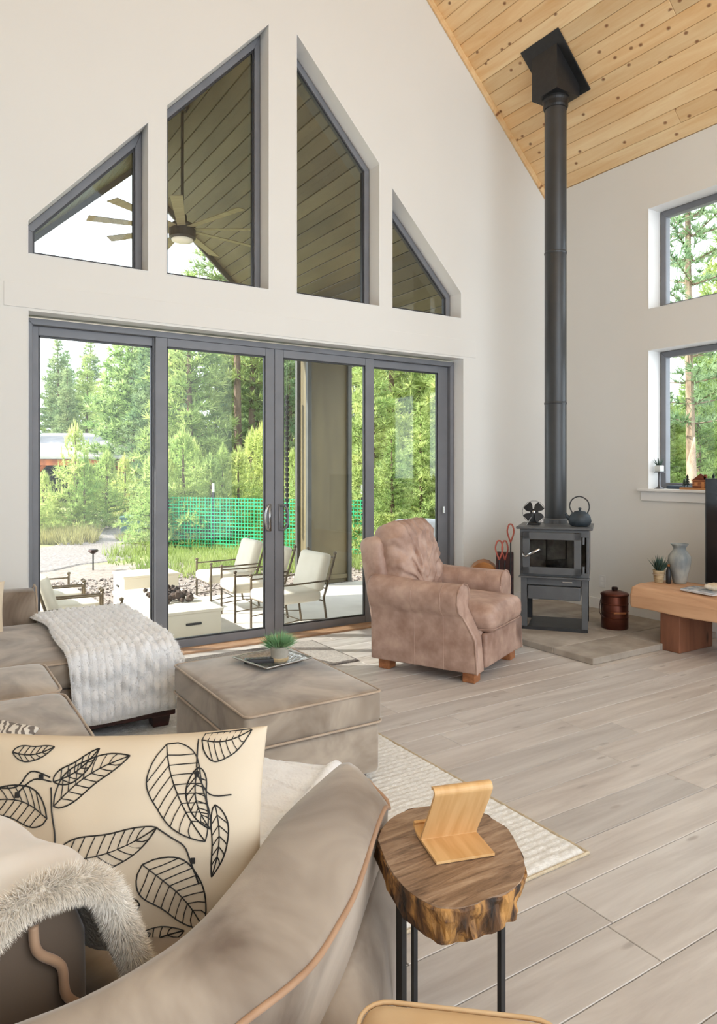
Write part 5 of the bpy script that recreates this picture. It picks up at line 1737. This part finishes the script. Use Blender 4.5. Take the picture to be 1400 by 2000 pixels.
# neighbour's open shelter
sh = thing('open_shelter', 'grey roofed timber shelter with orange posts beyond the yard', 'shelter', (2.9, 24.4, gz(2.9, 24.4)), R(-32.4))
zb = -gz(2.9, 24.4)
def roofpart(n, mt, pts):
    MB().add(pts + [(a, b, c - 0.08) for a, b, c in pts], [(0, 1, 2, 3), (7, 6, 5, 4), (0, 4, 5, 1), (3, 2, 6, 7), (1, 5, 6, 2), (0, 3, 7, 4)]).build(n, mt, sh)
roofpart('upper_roof', 'roof_metal', [(-6, 2.6, 2.72 + zb), (4.2, 2.6, 2.72 + zb), (4.2, 0.2, 2.12 + zb), (-6, 0.2, 2.12 + zb)])
roofpart('lower_roof', 'roof_pale', [(-6.1, 0.25, 2.12 + zb), (4.3, 0.25, 2.12 + zb), (4.3, -1.0, 1.83 + zb), (-6.1, -1.0, 1.83 + zb)])
MB().box(-6, 4.2, -0.85, -0.70, 1.56 + zb, 1.74 + zb).build('beam', 'cedar', sh)
for x in (-4.0, -1.9, 0.7, 3.6):
    MB().box(x - 0.11, x + 0.11, -0.88, -0.67, 0, 1.6 + zb).build('post', 'cedar', sh)
    for s in (-1, 1):
        MB().tube([(x, -0.78, 1.2 + zb), (x + s * 0.42, -0.78, 1.62 + zb)], 0.06, 4).build('brace', 'cedar', sh)
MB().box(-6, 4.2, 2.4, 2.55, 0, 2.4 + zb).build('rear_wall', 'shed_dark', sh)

# ---------------------------------------------------------------- pines
def pine_meshes(h, rad, seed, crown0=0.12, whorl=0.30, tuft=0.22, k=9, kind='cone', trunk_r=None, bw=0.030, candle=0.0):
    rr = random.Random(seed)
    tr = trunk_r or h * 0.013 + 0.02
    path, rads = [], []
    for i in range(9):
        t = i / 8
        path.append((0.04 * h * 0.2 * math.sin(t * 3 + seed), 0.03 * h * 0.2 * math.cos(t * 2.3 + seed), h * t * 0.99))
        rads.append(tr * (1 - 0.9 * t) + 0.006)
    tm = MB().tube(path, rads, 7)
    P, D, E = [], [], []
    z = crown0 * h
    while z < h * 0.985:
        t = (z / h - crown0) / (1 - crown0)
        if kind == 'cone':
            rmax = rad * (1 - t) ** 0.8 + 0.05
        else:
            rmax = rad * (0.35 + 0.65 * math.sin(PI * min(1, t * 0.95 + 0.12))) * (1 - 0.5 * t)
        nb = rr.choice((4, 5, 6))
        a0 = rr.uniform(0, 6.28)
        for b in range(nb):
            a = a0 + 2 * PI * b / nb + rr.uniform(-0.3, 0.3)
            L = rmax * rr.uniform(0.65, 1.1)
            rise = rr.uniform(0.05, 0.35) + 0.5 * t
            cx, cy = math.cos(a), math.sin(a)
            ns = max(2, int(L / (tuft * 0.62)))
            droop = 0.25 * L
            end = (cx * L, cy * L, z + rise * L * 0.6)
            E.append(end)
            if L > 0.5:
                tm.tube([(0, 0, z), (cx * L * 0.5, cy * L * 0.5, z + rise * L * 0.35), end], [0.012 + 0.008 * L, 0.008, 0.004], 3)
            for s in range(ns):
                q = (s + 0.7) / ns
                px_, py_, pz_ = cx * L * q, cy * L * q, z + rise * L * (0.7 * q if q < 0.5 else 0.35 + (q - 0.5) * 0.5)
                P.append((px_, py_, pz_)); D.append((cx * 0.7, cy * 0.7, 0.45))
                if q > 0.3 and L > 0.4:
                    for sd in (-1, 1):
                        if rr.random() < 0.8:
                            off = L * 0.22 * rr.uniform(0.5, 1.3) * (1.2 - q * 0.7)
                            P.append((px_ - cy * off * sd + cx * 0.1, py_ + cx * off * sd + cy * 0.1, pz_ + rr.uniform(-0.05, 0.08)))
                            D.append((cx * 0.5 - cy * sd * 0.5, cy * 0.5 + cx * sd * 0.5, 0.4))
        z += whorl * rr.uniform(0.75, 1.25) * (1 - 0.35 * t)
    P.append((0, 0, h * 0.98)); D.append((0, 0, 1.0))
    V, Tt = blades(P, D, tuft, bw, 0.55, k)
    if candle:
        E += [(0, 0, h)] * 6
        V2, T2 = blades(E, [(0, 0, 1)] * len(E), candle, bw * 1.2, 0.12, 4)
        Tt = np.concatenate([Tt, T2 + len(V)]); V = np.concatenate([V, V2])
    return tm.mesh('trunk'), np_mesh('foliage', V, Tt)

PINES = {
    'tall': (pine_meshes(10.0, 1.75, 1, 0.10, 0.36, 0.34, 11, bw=0.050), 'bark', 'needle_dark'),
    'tall2': (pine_meshes(11.0, 1.6, 2, 0.22, 0.42, 0.34, 11, kind='round', bw=0.050), 'bark', 'needle'),
    'mid': (pine_meshes(6.0, 1.35, 3, 0.05, 0.26, 0.26, 12, bw=0.040), 'bark', 'needle'),
    'bushy': (pine_meshes(5.0, 1.5, 4, 0.02, 0.20, 0.24, 13, kind='round', bw=0.040), 'bark', 'needle'),
    'young': (pine_meshes(2.4, 0.66, 5, 0.04, 0.17, 0.16, 11, bw=0.020, candle=0.26), 'bark', 'needle_young'),
    'young2': (pine_meshes(2.1, 0.78, 6, 0.03, 0.17, 0.16, 11, bw=0.020, candle=0.26), 'bark', 'needle_young'),
    'bare': (pine_meshes(15.0, 2.0, 7, 0.36, 0.55, 0.36, 10, kind='round', trunk_r=0.12, bw=0.04), 'bark', 'needle_dark'),
    'thin': (pine_meshes(9.0, 1.2, 9, 0.30, 0.36, 0.28, 10, kind='round', trunk_r=0.10, bw=0.045), 'bark', 'needle'),
    'open': (pine_meshes(11.0, 2.0, 12, 0.22, 0.50, 0.24, 12, kind='round', trunk_r=0.10, bw=0.028), 'bark_pale', 'needle_dark'),
}
proto = {}
tr_r = random.Random(21)
FW = (math.sin(R(32.364)), math.cos(R(32.364)))
def pine(kind, x, y, h, label, group=None, name=None):
    (tm, fm), bark, leaf = PINES[kind]
    h0 = {'tall': 10, 'tall2': 11, 'mid': 6, 'bushy': 5, 'young': 2.4, 'young2': 2.1, 'bare': 15, 'thin': 9, 'open': 11}[kind]
    t = thing(name or ('young_pine' if kind.startswith('young') else 'pine_tree'), label, 'tree', (x, y, gz(x, y) - 0.02), tr_r.uniform(0, 6.28), group)
    s = h / h0
    t.scale = (s, s, s)
    link('trunk', tm, bark, t)
    link('foliage', fm, leaf, t)
    return t

def pol(a, d):
    """a point d metres ahead and a metres to the right of the viewing axis"""
    return (FW[0] * d + FW[1] * a, FW[1] * d - FW[0] * a)

# (kind, sideways, ahead, height, label)
NEAR = [
    ('bushy', -7.05, 22.0, 5.7, 'big bright green pine to the right of the grey shelter roof'),
    ('young', -6.65, 16.5, 2.40, 'slender young pine with a tall pale leader before the shelter'),
    ('young2', -7.25, 16.2, 1.30, 'rounded young pine just left of the slender leader pine'),
    ('young', -6.35, 16.3, 1.70, 'small young pine at the path bend, right of the slender one'),
    ('young2', -6.15, 17.2, 1.75, 'young pine between the path bend and the big bright pine'),
    ('young', -6.05, 18.2, 1.65, 'last small young pine before the big bright green pine'),
    ('young2', -6.95, 15.0, 1.45, 'soft young pine against the left door jamb'),
    ('bare', -3.35, 20.0, 15.0, 'tall bare-trunked pine rising behind the netting in the second door panel'),
    ('thin', -3.15, 20.8, 11.0, 'thin leaning pine trunk just right of the tall bare-trunked pine'),
    ('mid', -4.6, 19.0, 6.6, 'pale feathery pine behind the left end of the netting'),
    ('bare', -0.30, 16.5, 13.0, 'dark pine trunk seen between the porch column and the door stile'),
    ('mid', 0.62, 14.5, 6.2, 'light green pine directly above the armchair, nearest the door stile'),
    ('tall2', 1.35, 15.0, 8.5, 'yellow-green pine with a reddish trunk in the fourth door panel'),
    ('mid', 1.05, 11.8, 2.7, 'feathery low pine right above the leather armchair back'),
    ('mid', 1.60, 13.0, 3.9, 'dense bushy pine at the right edge of the door'),
    ('mid', 0.25, 13.0, 3.8, 'green pine right beside the porch column'),
    ('open', 6.76, 14.2, 11.5, 'tall pale-barked pine framed by the upper right-hand window'),
    ('mid', 8.70, 18.0, 4.6, 'pointed green pine in the lower right-hand window'),
    ('bushy', 6.70, 15.5, 3.2, 'leafy green pine at the left edge of the lower right-hand window'),
    ('mid', 10.0, 20.0, 4.8, 'pine at the right edge of the lower right-hand window'),
    ('tall2', 9.55, 18.5, 8.0, 'pale green pine top at the right edge of the upper right-hand window'),
]
for kind, a, d, h, lab in NEAR:
    x, y = pol(a, d)
    pine(kind, x, y, h, lab)
# broken snag beside the pale trunk
sx, sy = pol(6.25, 13.2)
sn = thing('tree_snag', 'short broken tree trunk with peeling bark beside the pale-barked pine', 'tree', (sx, sy, gz(sx, sy) - 0.05))
MB().tube([(0, 0, 0), (0.02, 0, 0.9), (0.03, 0.02, 1.75), (0.10, 0, 2.25)], [0.14, 0.11, 0.085, 0.015], 9).build('trunk', 'bark_pale', sn, smooth=True)
# young pine row behind the netting
tr_r = random.Random(31)
k = 0
a = -4.35
while a < 0.4:
    d = tr_r.uniform(14.2, 17.0)
    x, y = pol(a * d / 15, d)
    pine('young' if k % 2 else 'young2', x, y, tr_r.uniform(1.75, 2.45), 'yellow-green young pine in the thicket behind the green netting', 'young pines behind the green netting')
    a += tr_r.uniform(0.22, 0.34)
    k += 1
for a, d in ((0.5, 10.6), (1.35, 11.8), (1.8, 12.6), (0.9, 12.8)):
    x, y = pol(a, d)
    pine('mid', x, y, tr_r.uniform(1.5, 2.2), 'low young pine growing beyond the gravel in the fourth door panel', 'young pines beyond the fourth door panel')
# forest stand
k = 0
for d, n, hmin, hmax in ((21, 10, 4.4, 6.4), (25, 12, 4.8, 7.2), (30, 14, 5.5, 8.2), (37, 16, 6.2, 9.4)):
    for i in range(n):
        t = -0.50 + 0.66 * (i + tr_r.uniform(0.1, 0.9)) / n
        if d < 25 and t < -0.32:
            continue
        x, y = pol(t * d, d + tr_r.uniform(-1.5, 1.5))
        hh = tr_r.uniform(hmin, hmax) * (0.84 if t < -0.30 else 1.0)
        pan = 'first' if t < -0.28 else 'second' if t < -0.12 else 'third' if t < 0.015 else 'fourth'
        pine(('tall', 'tall2', 'mid', 'tall')[k % 4], x, y, hh, 'forest pine behind the yard seen through the %s door panel from the sofa' % pan, 'forest pines in the %s door panel' % pan)
        k += 1
for i in range(14):
    t = 0.40 + 0.16 * (i + tr_r.uniform(0, 1)) / 14
    d = tr_r.uniform(22, 34)
    x, y = pol(t * d, d)
    pine(('tall', 'mid', 'tall2')[i % 3], x, y, tr_r.uniform(3.0, 4.6) * d / 25, 'pine in the far stand seen through the right-hand windows', 'far pines behind the right-hand windows')

# grass: blades too many to count
def grass_patch(name, spots, mat, label, L, w, dens):
    P, D, LL = [], [], []
    for (cx, cy, r_, lk) in spots:
        n = int(dens * r_ * r_)
        ang = rng.uniform(0, 6.283, n); q = r_ * np.sqrt(rng.uniform(0, 1, n))
        for a_, b_ in zip(ang, q):
            x, y = cx + b_ * math.cos(a_), cy + b_ * math.sin(a_)
            P.append((x, y, gz(x, y))); D.append((0.15 * math.cos(a_) * b_ / r_, 0.15 * math.sin(a_) * b_ / r_, 1)); LL.append(L * lk)
    V, Tt = blades(P, D, np.array(LL), w, 0.28, 4)
    o = link(name, np_mesh(name, V, Tt), mat)
    tag(o, label, 'grass'); o['kind'] = 'stuff'
sp = []
for a, d, r_, lk in ((-4.35, 13.0, 0.40, 1.3), (-3.95, 13.4, 0.5, 1.0), (-2.3, 11.3, 0.8, 0.5), (-1.4, 11.3, 0.9, 0.5), (-2.6, 11.2, 1.0, 0.8), (-1.6, 11.4, 1.1, 0.9), (-0.7, 11.6, 0.9, 0.8), (0.7, 11.6, 0.9, 0.8), (-3.4, 12.4, 1.0, 0.7), (-2.4, 12.8, 1.2, 1.0), (-1.2, 12.8, 1.2, 1.0), (0.4, 12.3, 1.2, 0.9), (1.6, 11.4, 1.2, 0.8)):
    x, y = pol(a, d); sp.append((x, y, r_, lk))
grass_patch('grass', sp, 'grass', 'bright green grass growing around the green netting', 0.20, 0.016, 260)
sp = []
for a, d, r_, lk in ((-6.3, 15.0, 0.7, 1.1), (-5.95, 14.7, 0.5, 1.0), (-6.7, 14.8, 0.6, 0.9), (-4.4, 15.5, 0.9, 0.6), (-5.3, 19.5, 1.2, 0.6), (-6.2, 21.0, 1.4, 0.6), (-4.6, 17.4, 1.0, 0.6), (-7.6, 17.5, 1.0, 0.7)):
    x, y = pol(a, d); sp.append((x, y, r_, lk))
grass_patch('dry_grass', sp, 'grass_dry', 'straw-coloured dry grass along the gravel path', 0.36, 0.014, 520)
